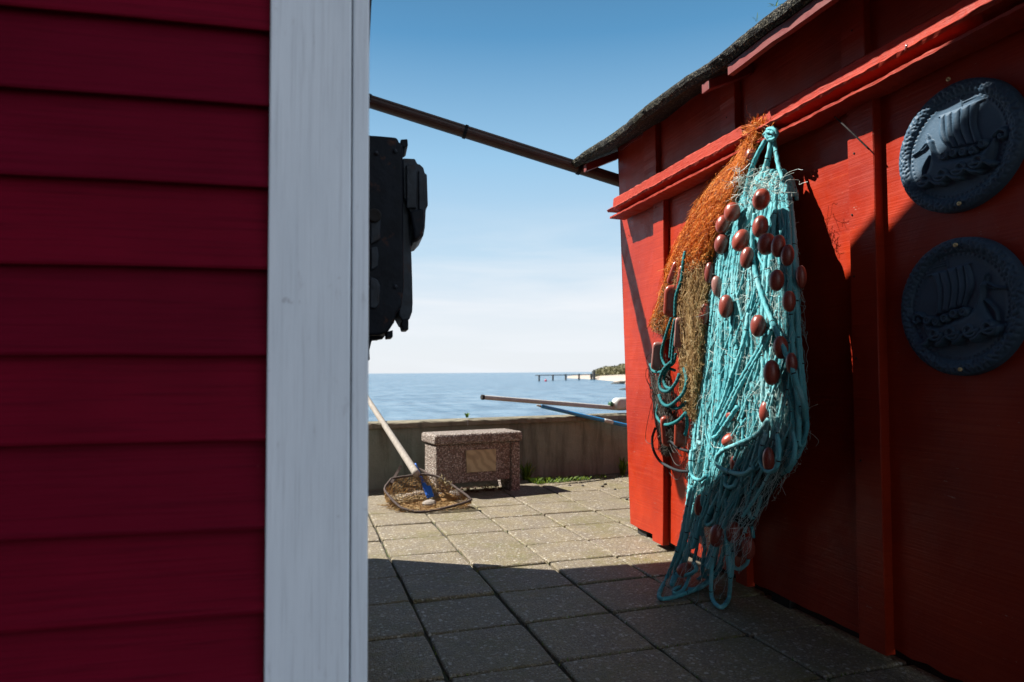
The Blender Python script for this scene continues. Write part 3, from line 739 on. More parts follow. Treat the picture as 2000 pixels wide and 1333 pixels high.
# ------------------------------------------------------------------ two round relief plates with a sailing ship
def seg_d(U, V, pts):
    d = np.full(U.shape, 9.0)
    for (x0, y0), (x1, y1) in zip(pts[:-1], pts[1:]):
        dx, dy = x1-x0, y1-y0; t = np.clip(((U-x0)*dx+(V-y0)*dy)/(dx*dx+dy*dy+1e-12), 0, 1)
        d = np.minimum(d, np.hypot(U-x0-t*dx, V-y0-t*dy))
    return d
def inside(U, V, pts):
    c = np.zeros(U.shape, bool); n = len(pts)
    for i in range(n):
        x0, y0 = pts[i]; x1, y1 = pts[(i+1) % n]
        k = ((y0 > V) != (y1 > V)) & (U < (x1-x0)*(V-y0)/(y1-y0+1e-12)+x0); c ^= k
    return c
def spl(pts, n=10):
    P3 = np.array([(x, y, 0) for x, y in pts], float)
    return [(p[0], p[1]) for p in curve(P3, .02)]
def ship(U, V):
    H = np.zeros(U.shape)
    def ridge(pts, w, h):
        nonlocal H
        d = seg_d(U, V, pts); H = np.maximum(H, h*np.sqrt(np.clip(1-(d/w)**2, 0, 1)))
    def plate(pts, h, r):
        nonlocal H
        i = inside(U, V, pts); d = seg_d(U, V, pts+[pts[0]])
        H = np.maximum(H, np.where(i, h*np.sqrt(np.clip(1-(1-np.clip(d/r, 0, 1))**2, 0, 1)), 0))
    # sail: five bulged strips
    tops = [(-.42, .52), (-.29, .535), (-.15, .55), (-.01, .56), (.10, .575), (.18, .58)]
    mids = [(-.33, .22), (-.235, .24), (-.10, .25), (.02, .26), (.125, .27), (.235, .28)]
    bots = [(-.37, -.10), (-.27, -.08), (-.16, -.05), (-.04, -.02), (.05, 0), (.09, -.03)]
    for k in range(5):
        a = spl([tops[k], mids[k], bots[k]]); b = spl([tops[k+1], mids[k+1], bots[k+1]])
        plate(a+b[::-1], .065, .06)
    ridge([(-.5, .50), (.2, .585)], .014, .035); ridge([(-.16, .56), (-.17, .7)], .012, .03)
    for k in range(3): ridge([(-.19, .62+.035*k), (-.42, .6+.03*k)], .009, .022)
    # hull with neck and head
    hull = spl([(-.56, -.10), (-.45, -.20), (-.3, -.225), (-.1, -.185), (.1, -.12), (.24, -.04), (.31, .08), (.335, .2), (.345, .27), (.40, .31), (.455, .285), (.46, .235), (.425, .21), (.40, .12), (.40, .02), (.44, -.1), (.5, -.2), (.53, -.28)])
    hull += [(.5, -.42), (-.48, -.46)] + spl([(-.5, -.42), (-.56, -.3), (-.585, -.2), (-.6, -.15)])
    plate(hull, .13, .13)
    ridge(spl([(-.57, -.1), (-.6, -.07), (-.66, -.055), (-.725, -.09), (-.735, -.15), (-.69, -.185), (-.645, -.165), (-.65, -.125)]), .034, .10)
    ridge(spl([(.44, .285), (.5, .245), (.58, .20), (.70, .18)]), .016, .06); ridge(spl([(.44, .235), (.5, .2), (.56, .19), (.6, .2)]), .014, .05)
    ridge([(.40, .3), (.41, .36), (.435, .4)], .016, .06); ridge([(.43, .3), (.455, .36)], .012, .05)
    ridge(spl([(.42, .05), (.5, -.03), (.56, -.12), (.58, -.24)]), .018, .07)
    for (x, y) in ((-.44, -.165), (-.295, -.195), (-.155, -.155), (-.01, -.105), (.14, -.085)):
        d = np.hypot(U-x, V-y); H = np.maximum(H, np.where(d < .066, .135+.03*np.exp(-((d-.046)/.016)**2)+.02*np.exp(-(d/.018)**2), 0))
    for (x, y) in ((-.33, -.37), (-.06, -.365), (.22, -.345), (.5, -.32)):
        sp_ = []
        for k in range(26):
            a = math.radians(-60+430*k/25); r = .028+.085*(k/25)
            sp_.append((x+r*math.cos(a)*1.05, y+r*math.sin(a)))
        sp_ = sp_[:-2]+spl([sp_[-2], (x-.10, y-.06), (x-.16, y-.12), (x-.25, y-.165)])
        d = seg_d(U, V, sp_); H = np.maximum(H, np.where(d < .04, .165*np.sqrt(np.clip(1-(d/.042)**2, 0, 1)), 0))
    return H
def disc(lft, rgt, topp, bot, mirror, label, screws):
    pl, pr, pt, pb = [at_wall(*p, .03) for p in (lft, rgt, topp, bot)]
    cy, cz = (pl[1]+pr[1])/2, (pt[2]+pb[2])/2; Ry, Rz = abs(pl[1]-pr[1])/2, abs(pt[2]-pb[2])/2
    nr, na = 120, 400
    r = np.linspace(0, 1, nr+1)[1:]; a = np.arange(na)*2*math.pi/na
    Rg, Ag = np.meshgrid(r, a, indexing='ij'); U, V = Rg*np.cos(Ag), Rg*np.sin(Ag)
    H = .04+.0*Rg
    rim = .15*np.sqrt(np.clip(1-((Rg-.895)/.115)**2, 0, 1))
    H = np.maximum(H, rim)+.02*np.exp(-((Rg-.76)/.05)**2)
    g = np.random.default_rng(5 if mirror else 6)
    for rr in (.82, .857, .893, .93, .966):
        n = 66; ph = g.uniform(0, 6.28)
        for k in range(n):
            aa = ph+2*math.pi*(k+g.uniform(-.3, .3))/n; r2 = rr+g.uniform(-.012, .012)
            # local window only
            ia = int(aa/(2*math.pi)*na) % na; ir = int(r2*nr)
            A = np.arange(ia-7, ia+8) % na; Rr = np.arange(max(0, ir-6), min(nr, ir+7))
            u, v = U[np.ix_(Rr, A)], V[np.ix_(Rr, A)]
            H[np.ix_(Rr, A)] -= .028*np.exp(-((u-r2*math.cos(aa))**2+(v-r2*math.sin(aa))**2)/.019**2)
    for k in range(64):
        aa = 2*math.pi*k/64; H -= .03*np.exp(-((U-.755*math.cos(aa))**2+(V-.755*math.sin(aa))**2)/.013**2)
    if mirror:                                           # the upper ship sails the other way and lists a little
        t = math.radians(-6); Us, Vs = -(U*math.cos(t)-V*math.sin(t)), U*math.sin(t)+V*math.cos(t)
    else: Us, Vs = U, V
    hs = ship(Us/1.02, Vs/1.02)*np.clip((.80-Rg)/.04, 0, 1)
    H = np.maximum(H, .04+hs) if True else H
    RR = (Ry+Rz)/2
    d = .012+H*RR*.8
    d[-1] = .002
    mb = MB(); Pt = np.zeros((nr, na, 3))
    Pt[..., 1] = cy-U*Ry; Pt[..., 2] = cz+V*Rz; Pt[..., 0] = WX+WS*(Pt[..., 1]-3.9)-d
    Vv = np.vstack([[wp(cy, cz, d[0].mean())], Pt.reshape(-1, 3)]); F = []
    for k in range(na): F.append((0, 1+(k+1) % na, 1+k))
    for i in range(nr-1):
        for k in range(na):
            k2 = (k+1) % na; F.append((1+i*na+k, 1+i*na+k2, 1+(i+1)*na+k2, 1+(i+1)*na+k))
    mb.add(Vv, F)
    root = thing('relief_plate', wp(cy, cz-Rz, .02), label, 'wall plaque', 'ship relief plates on the shed wall')
    build('relief', mb, DISC, root, True)
    for (x, y) in screws:
        mb = MB(); mb.lathe([(0, .001), (.0022, .001), (.0026, .004), (.0062, .004), (.0066, 0)], at_wall(x, y, .012+.17*RR*.8), (-1, 0, 0), 14)
        build('screw', mb, BRASS, root, True)
disc((1757, 606), (2004, 590), (1875, 462), (1880, 735), False, 'lower blue-grey round plate with a ship in relief, sailing towards the shed\'s near end', [(1867, 479), (1876, 722)])
disc((1752, 300), (1999, 235), (1910, 139), (1868, 413), True, 'upper blue-grey round plate with a ship in relief, half in sunlight under the rail', [(1853, 155), (1874, 398)])

# ------------------------------------------------------------------ fishing nets
def lerp_edges(tab, y):
    t = np.array(tab, float); return np.interp(y, t[:, 0], t[:, 1]), np.interp(y, t[:, 0], t[:, 2])
TE = [(338, 1462, 1530), (352, 1448, 1540), (400, 1424, 1546), (450, 1405, 1552), (500, 1393, 1556), (560, 1384, 1560), (620, 1378, 1564), (700, 1373, 1568), (780, 1364, 1573), (830, 1356, 1575), (870, 1352, 1572), (905, 1349, 1556), (940, 1347, 1525), (980, 1343, 1500), (1020, 1338, 1474), (1060, 1328, 1462), (1100, 1316, 1445), (1140, 1300, 1432), (1180, 1290, 1426)]
def bulge(y): return float(np.interp(y, [338, 400, 500, 620, 760, 880, 960, 1040, 1120, 1180], [.05, .09, .12, .145, .16, .15, .13, .12, .15, .2]))
def ubase(u, y): return .09*max(0, u)*min(1, max(.1, (y-370)/150))
def px_base(px, y):
    l, r = lerp_edges(TE, y); return ubase(min(1, (px-(l+r)/2)/((r-l)/2)), y)*max(0, min(1, (990-y)/90))
def tp(u, y, k=1.0):                                     # u -1..1 across the bundle, k 0..1 depth layer
    l, r = lerp_edges(TE, y); px = (l+r)/2+u*(r-l)/2
    d = .075+ubase(u, y)+bulge(y)*math.sqrt(max(0, 1-min(1, abs(u))**2))*k
    if y > 1000: d += .06*(y-1000)/180
    p = at_wall(px, y, d)
    if p[2] < .012: p = at_z(px, y, .012)
    return p
net = thing('fishing_net', wp(2.8, 0, .1), 'turquoise fishing net with egg-shaped brown floats, hanging from the shed rail to the ground', 'fishing net', 'fishing nets hung on the shed rail')
# inner mass so that the bundle is closed
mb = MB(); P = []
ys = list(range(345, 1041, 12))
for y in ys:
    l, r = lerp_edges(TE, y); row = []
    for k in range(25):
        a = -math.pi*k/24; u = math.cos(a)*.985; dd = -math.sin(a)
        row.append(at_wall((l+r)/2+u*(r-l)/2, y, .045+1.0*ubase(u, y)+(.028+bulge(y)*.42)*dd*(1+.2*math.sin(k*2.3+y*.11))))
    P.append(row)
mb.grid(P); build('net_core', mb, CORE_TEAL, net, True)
ROPE_R = .0092
def rope(pts, mat=TEAL, r=ROPE_R, name='rope', parent=None, tone=None, pitch=.042):
    mb = MB(); c = curve(pts, .0075)
    mb.tube(c, r*random.uniform(.88, 1.08), 9, 3, .10, pitch, random.random() if tone is None else tone)
    return build(name, mb, mat, parent or net, True)
nloops = 54
CL = None
for i in range(nloops):
    if i % 3 == 0: CL = (random.uniform(-.6, .35), random.uniform(0, 6.28), random.uniform(.45, 1.0), random.uniform(-40, 40))
    u1 = -1+2*(i+.5)/nloops+random.uniform(-.03, .03)
    side = (u1+1)/2
    kk = min(1.05, max(.35, CL[2]+random.uniform(-.1, .1)))
    y0 = 343+random.uniform(-6, 20)+ 42*max(0, -u1-.2)
    ymax = {0: 1120, 1: 1080, 2: 1010, 3: 950}[min(3, int(side*4))]
    yb = random.uniform(760, ymax) if i % 3 else random.uniform(ymax-60, ymax)
    if side > .75: yb = random.uniform(820, 915)
    drift = CL[0]+random.uniform(-.06, .06); wob = CL[1]+random.uniform(-.3, .3); yb += CL[3]*(side < .75); du = random.uniform(.05, .13)*random.choice((-1, 1))
    def path(u, yA, yB, dr, ph):
        out = []
        for y in np.arange(yA, yB+1, 45):
            t = (y-yA)/max(1, (yB-yA)); uu = u*(.97) + dr*t*(1-abs(u)) + .085*math.sin(t*6+ph)*(1-abs(u)*.6)
            out.append((np.clip(uu, -1, 1), y))
        return out
    A = path(u1, y0, yb-10, drift, wob); B = path(np.clip(u1+du, -1, 1), y0+8, yb-10, drift*random.uniform(.6, 1.4), wob+random.uniform(-.5, .5))
    k2 = np.clip(kk+random.uniform(-.12, .12), .3, 1)
    uA, uB = A[-1][0], B[-1][0]
    pts = [tp(u, y, kk) for u, y in A]+[tp((uA*.8+uB*.2), yb+8, kk), tp((uA+uB)/2, yb+14, (kk+k2)/2), tp(uA*.2+uB*.8, yb+8, k2)]+[tp(u, y, k2) for u, y in B[::-1]]
    # fold over the shoulder towards the wall
    a0, b0 = pts[0], pts[-1]
    pts = [a0+np.array([.05, .02*u1, -.04]), a0+np.array([.03, .01*u1, .008])]+pts+[b0+np.array([.03, .01*u1, .008]), b0+np.array([.05, .02*u1, -.04])]
    rope(pts)
def wpath(pts): return [at_wall(*p) if p[2] is not None else at_z(p[0], p[1], .012) for p in pts]
feature = [
 # lines from the knot down to the shoulder
 [(1508, 262, .10), (1492, 280, .115), (1478, 305, .12), (1466, 340, .13), (1457, 375, .15), (1452, 402, .16)],
 [(1500, 266, .11), (1486, 290, .125), (1472, 318, .13), (1461, 352, .14), (1456, 388, .16), (1458, 410, .165)],
 [(1506, 270, .10), (1501, 300, .11), (1493, 330, .12), (1486, 352, .13)],
 [(1509, 268, .09), (1503, 305, .10), (1497, 335, .11), (1492, 356, .12)],
 [(1511, 268, .09), (1516, 300, .10), (1521, 326, .11), (1529, 352, .12)],
 # knot
 [(1494, 262, .09), (1500, 252, .12), (1512, 253, .13), (1518, 262, .12), (1510, 272, .13), (1498, 270, .12), (1494, 260, .11)],
 [(1490, 266, .10), (1498, 258, .13), (1510, 260, .14), (1514, 270, .11), (1504, 276, .12), (1496, 268, .13)],
 [(1520, 256, .08), (1510, 250, .11), (1498, 256, .13), (1500, 268, .13), (1512, 266, .12)],
 # front strands crossing the bundle
 [(1474, 418, .2), (1470, 452, .215), (1470, 500, .225), (1479, 548, .235), (1492, 590, .24), (1507, 626, .24), (1526, 670, .235), (1545, 716, .22), (1562, 765, .19), (1572, 800, .15), (1571, 826, .12), (1562, 838, .11)],
 [(1499, 654, .235), (1478, 690, .24), (1455, 728, .245), (1432, 770, .24), (1410, 815, .23), (1392, 850, .215), (1400, 852, .22), (1418, 828, .235), (1440, 795, .245)],
 [(1508, 640, .23), (1490, 680, .238), (1466, 720, .243), (1444, 758, .243), (1424, 800, .235), (1408, 832, .225)],
 [(1462, 612, .23), (1455, 660, .24), (1442, 700, .24), (1425, 745, .235), (1412, 785, .225), (1398, 815, .215)],
 [(1500, 820, .235), (1478, 850, .24), (1440, 868, .24), (1412, 880, .235), (1399, 896, .23), (1404, 912, .23), (1426, 922, .235), (1452, 926, .235), (1472, 914, .235)],
 [(1497, 848, .24), (1488, 872, .25), (1485, 900, .25), (1494, 918, .25), (1506, 922, .25), (1518, 910, .245), (1522, 880, .24), (1518, 850, .235)],
 [(1548, 840, .17), (1553, 870, .17), (1550, 900, .165), (1538, 918, .16), (1528, 920, .16)],
 [(1574, 800, .12), (1576, 835, .125), (1568, 862, .13), (1556, 880, .13), (1545, 878, .13)],
 [(1406, 960, .2), (1386, 1000, .205), (1378, 1018, .2), (1383, 1026, .2), (1396, 1015, .205), (1404, 985, .21), (1412, 930, .22)],
 [(1418, 930, .215), (1416, 945, .22), (1424, 952, .225), (1436, 948, .225), (1440, 936, .22)],
 [(1416, 960, .2), (1420, 985, .205), (1436, 996, .2), (1452, 994, .195), (1470, 980, .185), (1478, 955, .18)],
 [(1456, 930, .21), (1458, 965, .2), (1462, 1000, .18), (1468, 1012, .17), (1478, 1000, .16), (1486, 970, .16)],
 # the long strands trailing on to the paving
 [(1352, 950, .19), (1340, 1000, .2), (1330, 1050, .22), (1318, 1090, .24), (1302, 1130, .26), (1288, 1158, None), (1292, 1170, None), (1314, 1167, None), (1345, 1157, None), (1372, 1146, None), (1396, 1124, .16), (1412, 1080, .16), (1420, 1040, .17)],
 [(1360, 940, .19), (1346, 1000, .2), (1338, 1050, .21), (1322, 1098, .23), (1318, 1115, .23), (1326, 1124, .235), (1346, 1122, .235), (1360, 1112, .23), (1356, 1100, .21)],
 [(1394, 1040, .19), (1392, 1080, .21), (1389, 1130, .23), (1390, 1165, None), (1402, 1184, None), (1414, 1184, None), (1424, 1166, None), (1426, 1120, .2), (1422, 1070, .18), (1417, 1030, .17)],
 [(1414, 1020, .2), (1418, 1060, .2), (1423, 1110, .19), (1427, 1130, .17), (1431, 1100, .15), (1428, 1060, .14)],
 [(1366, 1000, .17), (1362, 1060, .18), (1352, 1110, .18), (1336, 1150, None), (1318, 1160, None), (1320, 1150, None), (1350, 1140, .14), (1390, 1110, .14), (1402, 1070, .15)],
 [(1340, 1060, .16), (1336, 1108, .16), (1338, 1140, .13), (1352, 1152, None), (1376, 1140, None), (1400, 1118, .1)],
 [(1440, 1020, .12), (1432, 1060, .13), (1430, 1098, .12), (1440, 1112, .11), (1456, 1104, .10), (1462, 1092, .10)],
 [(1372, 960, .16), (1370, 1020, .17), (1376, 1070, .17), (1372, 1110, .16), (1378, 1128, .14), (1394, 1124, .13), (1410, 1100, .12)],
 [(1350, 880, .17), (1348, 905, .19), (1352, 930, .19), (1366, 938, .2), (1380, 930, .21)],
 [(1455, 1040, .14), (1458, 1015, .14), (1456, 985, .14)], [(1472, 1050, .10), (1466, 1020, .12), (1458, 980, .13)],
]
for k, pts in enumerate(feature): rope(wpath([(x, y, d if d is None else d+px_base(x, y)) for x, y, d in pts]), r=ROPE_R*(.72 if 5 <= k <= 7 else 1))
for k in range(46):                                      # thinner cords straying across the bundle
    ya = random.uniform(400, 860); yb = min(1010, ya+random.uniform(120, 330)); ua = random.uniform(-.9, .8); ub = np.clip(ua+random.gauss(-.25, .4), -.97, .97); ph = random.uniform(0, 6.3)
    pts = [tp(np.clip(ua+(ub-ua)*t+.09*math.sin(ph+t*6), -.98, .98), ya+(yb-ya)*t, random.uniform(1.0, 1.1)) for t in np.linspace(0, 1, 7)]
    rope(pts, r=.0042 if k % 3 else .006, name='cord', pitch=.02)
# egg floats
fm = MB(); NP = []
for k in range(17):
    a = math.pi*k/16; NP.append((max(1e-4, .5*math.sin(a)**.92*.66), -.5*math.cos(a)))
fm.lathe(NP, seg=28)
FM = None
def add_float(px, py, wpx, hpx, ang, d, mat=FLOAT, parent=net, flat=None, name='float', tilt=0.0, label=None):
    global FM
    c = at_wall(px, py, d); Z = np.dot(c-EYE, fw); sc = Z/FPX
    ax = math.sin(math.radians(ang))*rt+math.cos(math.radians(ang))*up + tilt*fw; ax /= np.linalg.norm(ax)
    vdir = (EYE-c)/np.linalg.norm(EYE-c)
    s1 = np.cross(ax, vdir); s1 /= np.linalg.norm(s1); s2 = np.cross(ax, s1)
    if flat is None:
        if FM is None:
            o = build(name, fm, mat, parent, True); FM = o.data
        else:
            o = bpy.data.objects.new(name, FM); COL.objects.link(o); o.parent = parent
        o.matrix_local = Matrix.Translation(Vector(c)-wloc(parent)) @ Matrix((( *[s1[0], s2[0], ax[0]], 0), (s1[1], s2[1], ax[1], 0), (s1[2], s2[2], ax[2], 0), (0, 0, 0, 1))) @ Matrix.Diagonal((wpx*sc/.66, wpx*sc/.66, hpx*sc, 1))
        if mat is not FLOAT: o.material_slots[0].link = 'OBJECT'; o.material_slots[0].material = mat
    else:                                                # flat stadium-shaped float with a groove for the line
        W, H = wpx*sc, hpx*sc; mb = MB(); rr = W*.46; pts = []
        for k in range(24):
            a = 2*math.pi*k/24; x = math.copysign(abs(math.cos(a))**.7, math.cos(a))*W/2; y = math.copysign(abs(math.sin(a))**.7, math.sin(a))*rr+math.copysign(H/2-rr, math.sin(a))
            pts.append((x, y))
        rings = []
        for (f, dz) in ((.0, .36), (.55, .4), (.82, .42), (.95, .34), (1, .15), (1, -.15), (.9, -.42), (0, -.42)):
            rings.append([c+s1*x*f+ax*y*f-s2*dz*W*flat*(-1 if np.dot(s2, vdir) > 0 else 1) for x, y in pts])
        mb.grid(np.array(rings).transpose(1, 0, 2), closed_u=True); o = build(name, mb, mat, parent, True)
    if label: o['label'] = label
    return o
FL = [(1469, 306, 30, 40, 12, .10), (1487, 390, 33, 43, 14, .215), (1430, 415, 31, 39, 8, .19), (1412, 439, 28, 38, 12, .165), (1485, 443, 30, 44, 8, .215), (1447, 470, 32, 45, 22, .215), (1410, 477, 29, 40, 8, .17),
      (1497, 477, 33, 44, 8, .245), (1520, 481, 27, 45, 6, .235), (1538, 499, 25, 43, 4, .21), (1459, 504, 26, 43, 8, .225), (1517, 548, 28, 43, 4, .24), (1565, 541, 20, 45, -2, .11), (1541, 589, 25, 42, 0, .215),
      (1418, 599, 28, 46, 2, .225), (1377, 613, 24, 46, 6, .13), (1481, 637, 30, 44, 2, .255), (1525, 679, 28, 46, -4, .22), (1546, 710, 22, 42, -3, .205), (1507, 728, 31, 50, 2, .25),
      (1494, 805, 22, 44, 6, .22), (1536, 775, 22, 40, 0, .16), (1438, 808, 40, 24, 68, .2), (1429, 858, 44, 26, 62, .21), (1501, 898, 23, 48, 0, .225), (1437, 908, 22, 42, 0, .19), (1400, 1047, 30, 44, 8, .21),
      (1432, 1040, 27, 42, 8, .16), (1462, 1071, 26, 44, 0, .13), (1445, 1068, 24, 40, 4, .11), (1366, 987, 20, 42, 6, .16), (1385, 533, 18, 42, 4, .14)]
for (x, y, w_, h_, a, d) in FL:
    if (x, y) in ((1438, 808), (1429, 858)): add_float(x, y, 26, 42, a, d)
    else: add_float(x, y, w_, h_, a, d+.018+.85*px_base(x, y))
add_float(1401, 560, 22, 42, -8, .19, PINKF, label='pale pink faded float')
add_float(1340, 1114, 28, 37, 82, .22, label='dark float lying sideways just above the paving')
# loose monofilament of the turquoise net
def frizz(mb, p0, p1, n, amp, r, tone, sag=0.0, dirv=None):
    t = np.linspace(0, 1, n)[:, None]; c = p0*(1-t)+p1*t
    w1 = np.cumsum(rng.normal(0, 1, (n, 3)), 0); w1 -= w1[0]*(1-t)+w1[-1]*t
    c = c+w1*amp; c[:, 2] -= sag*np.sin(np.pi*t[:, 0])
    mb.tube(c, r, 3, tone=tone, cap=False)
mb = MB()
for k in range(1500):
    y = 350+random.random()**.9*720; u = random.uniform(-1, 1)
    y = y if k % 2 else 500+random.random()*420
    a = tp(u, y, random.uniform(.85, 1.12)); L = random.uniform(20, 130)
    b_ = tp(np.clip(u+random.gauss(-.05, .3), -1.08, 1.08), y+L*random.choice((1, 1, 1, -.2)), random.uniform(.85, 1.12))
    frizz(mb, a, b_, 13, random.uniform(.0025, .007), random.uniform(.0004, .0008), min(1, max(0, random.gauss(.5, .3))), random.uniform(-.01, .03))
for k in range(110):                                     # flyaway curls past the outline
    y = 345+random.random()*720; u = random.choice((-1, 1))*random.uniform(.6, .98) if k % 3 else random.uniform(-.9, .9)
    a = tp(u, y, .9); o = rng.normal(0, 1, 3)*np.array([.35, 1, .8]); o[0] -= .6; o /= np.linalg.norm(o); L = random.uniform(.02, .075)
    m_ = a+o*L*.6+np.array([0, 0, .01]); e = m_+rng.normal(0, .03, 3)+np.array([0, 0, -.03])
    mb.tube(curve([a, m_, e, e+rng.normal(0, .022, 3)], .008), .0006, 3, tone=min(1, max(0, random.gauss(.75, .2))), cap=False)
for k in range(150):                                     # pale tangle on the shoulder and by the hook
    c = at_wall(random.gauss(1478, 26), random.gauss(362, 15), random.uniform(.14, .19)); q = [c]
    for _ in range(4): q.append(q[-1]+rng.normal(0, .017, 3))
    mb.tube(curve(q, .006), .0008, 3, tone=random.uniform(.75, 1), cap=False)
tag(build('netting', mb, F_PALE, net), kind='stuff')

# ---- orange and tan net beside it
net2 = thing('fishing_net', wp(3.2, .55, .08), 'bushy orange and tan fishing net with flat red floats and dark teal ropes', 'fishing net', 'fishing nets hung on the shed rail')
def band_pt(E, t, u, d):
    E = np.array(E, float); s = t*(len(E)-1); i = min(int(s), len(E)-2); f = s-i
    e = E[i]*(1-f)+E[i+1]*f
    lx, ly, rx, ry, dd = e; px = (lx+rx)/2+u*(rx-lx)/2; py = (ly+ry)/2+u*(ry-ly)/2
    return at_wall(px, py, .05+dd*math.sqrt(max(0, 1-min(1, abs(u))**2))*d)
OB = [(1462, 246, 1496, 243, .06), (1450, 268, 1486, 276, .07), (1434, 305, 1470, 322, .085), (1408, 338, 1452, 370, .10), (1378, 372, 1438, 412, .115), (1352, 415, 1416, 455, .12), (1330, 458, 1404, 492, .12), (1310, 505, 1394, 518, .11), (1294, 558, 1372, 560, .09), (1282, 600, 1340, 612, .07), (1270, 640, 1318, 660, .05)]
TB = [(1318, 500, 1402, 470, .09), (1310, 540, 1402, 520, .11), (1306, 590, 1392, 590, .12), (1322, 650, 1384, 650, .12), (1330, 700, 1380, 710, .11), (1330, 750, 1372, 770, .10), (1334, 800, 1366, 830, .08)]
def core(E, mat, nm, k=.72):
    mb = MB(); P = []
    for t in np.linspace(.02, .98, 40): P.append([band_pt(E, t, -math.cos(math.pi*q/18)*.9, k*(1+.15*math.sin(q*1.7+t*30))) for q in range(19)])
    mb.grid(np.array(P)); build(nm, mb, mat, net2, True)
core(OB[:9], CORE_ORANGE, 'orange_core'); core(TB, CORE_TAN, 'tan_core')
def curls(mb, E, N, r, tonef, step=.006, n=7):
    for k in range(N):
        t, u = random.random(), random.uniform(-1, 1); c = [band_pt(E, t, u, random.uniform(.9, 1.3))]; dv = rng.normal(0, 1, 3)
        for _ in range(n):
            dv = dv*.55+rng.normal(0, 1, 3)*np.array([.5, 1, 1]); c.append(c[-1]+dv/np.linalg.norm(dv)*step)
        mb.tube(np.array(c), r, 3, tone=min(1, max(0, tonef(t, u))), cap=False)
    return mb
def strands(E, N, r, tonef, amp, ln, fly=.06, lay=(.75, 1.15)):
    mb = MB()
    for k in range(N):
        t0 = random.uniform(-.03, .92); t1 = min(1.0, t0+random.uniform(*ln)); t0 = max(0, t0); n = max(5, int((t1-t0)*26))
        u0_ = random.uniform(-1.03, 1.03); du = random.gauss(0, .16); lyr = random.uniform(*lay)
        c = np.array([band_pt(E, t, np.clip(u0_+du*(t-t0)/(t1-t0+1e-6), -1.12, 1.12), lyr) for t in np.linspace(t0, t1, n)])
        w1 = np.cumsum(rng.normal(0, 1, (n, 3)), 0)*amp*.35+rng.normal(0, 1, (n, 3))*amp
        c = c+w1
        if random.random() < fly: c[-1] += rng.normal(0, .018, 3)
        mb.tube(c, r*random.uniform(.7, 1.3), 3, tone=min(1, max(0, tonef(t0, u0_))), cap=False)
    return mb
tag(build('orange_netting', curls(strands(OB, 3800, .0008, lambda t, u: random.gauss(.5+.22*math.sin(u*13+t*3)+.12*math.sin(u*31), .2), .0056, (.05, .2), .06, (.7, 1.2)), OB, 2400, .0008, lambda t, u: random.gauss(.5+.2*math.sin(u*11+t*5), .2)), F_ORANGE, net2), kind='stuff')
tag(build('tan_netting', curls(strands(TB, 1900, .0009, lambda t, u: random.gauss(.62+.2*math.sin(u*11+t*9), .24), .006, (.08, .3), .05, (.75, 1.2)), TB, 1800, .0009, lambda t, u: random.gauss(.66+.2*math.sin(u*7+t*17), .2)), F_TAN, net2), kind='stuff')
LB = [(1318, 520, 1392, 508, .10), (1300, 560, 1345, 560, .10), (1286, 600, 1322, 610, .07), (1272, 640, 1310, 660, .05)]
tag(build('brown_netting', curls(strands(LB, 700, .001, lambda t, u: random.gauss(.4, .22), .007, (.1, .4), .12, (.7, 1.3)), LB, 1500, .0008, lambda t, u: random.gauss(.45, .2)), F_TAN, net2), kind='stuff')
mb = MB()                                                # tuft where it is hooked over the rail
for k in range(420):
    a = at_wall(random.gauss(1480, 9), random.gauss(250, 6), random.uniform(.06, .12)); q = [a]
    dr = rng.normal(0, 1, 3)*np.array([.5, 1, .6]); dr /= np.linalg.norm(dr)
    for _ in range(3): q.append(q[-1]+dr*random.uniform(.008, .02)+rng.normal(0, .006, 3))
    mb.tube(curve(q, .006), .0011, 3, tone=random.uniform(.05, .8) if k % 5 else 1, cap=False)
tag(build('hook_tuft', mb, F_ORANGE, net2), kind='stuff')
# teal ropes, coils and flat floats
deep = [
 [(1338, 492, .17), (1334, 515, .185), (1331, 545, .185), (1320, 580, .2), (1318, 620, .195)],
 [(1312, 620, .14), (1302, 650, .14), (1292, 690, .13), (1300, 715, .13), (1318, 724, .14)],
 [(1318, 624, .15), (1312, 660, .15), (1308, 700, .15)], [(1326, 620, .16), (1316, 670, .16), (1312, 712, .16)],
 [(1270, 712, .09), (1276, 725, .11), (1290, 727, .13), (1304, 718, .14), (1316, 708, .15), (1320, 690, .15)],
 [(1312, 706, .16), (1296, 722, .17), (1288, 745, .17), (1292, 762, .175), (1306, 764, .18), (1320, 748, .185), (1327, 730, .175)],
 [(1308, 712, .15), (1297, 735, .155), (1300, 755, .16), (1312, 760, .165)],
 [(1336, 720, .15), (1341, 742, .165), (1336, 765, .175), (1322, 782, .18), (1306, 793, .17), (1294, 788, .16), (1287, 772, .15)],
 [(1340, 786, .15), (1326, 797, .16), (1312, 796, .16)], [(1286, 790, .12), (1283, 812, .12), (1292, 826, .13), (1304, 830, .14), (1324, 822, .155), (1340, 806, .15)],
 [(1340, 806, .15), (1342, 830, .13), (1338, 850, .11)], [(1330, 640, .12), (1344, 690, .13), (1338, 740, .13)],
]
for pts in deep: rope(wpath(pts), TEAL_DEEP, .0085, parent=net2, pitch=.02)
rope(wpath([(1280, 836, .07), (1274, 856, .08), (1276, 878, .09), (1288, 900, .1), (1306, 912, .11), (1326, 920, .12), (1346, 921, .12)]), BLACK_ROPE, .0075, 'black_rope', net2, pitch=.02)
rope(wpath([(1310, 862, .12), (1326, 876, .13), (1346, 882, .12)]), BLACK_ROPE, .007, 'black_rope', net2, pitch=.02)
add_float(1317, 589, 40, 64, 4, .17, FLATF, net2, .38, 'flat_float')
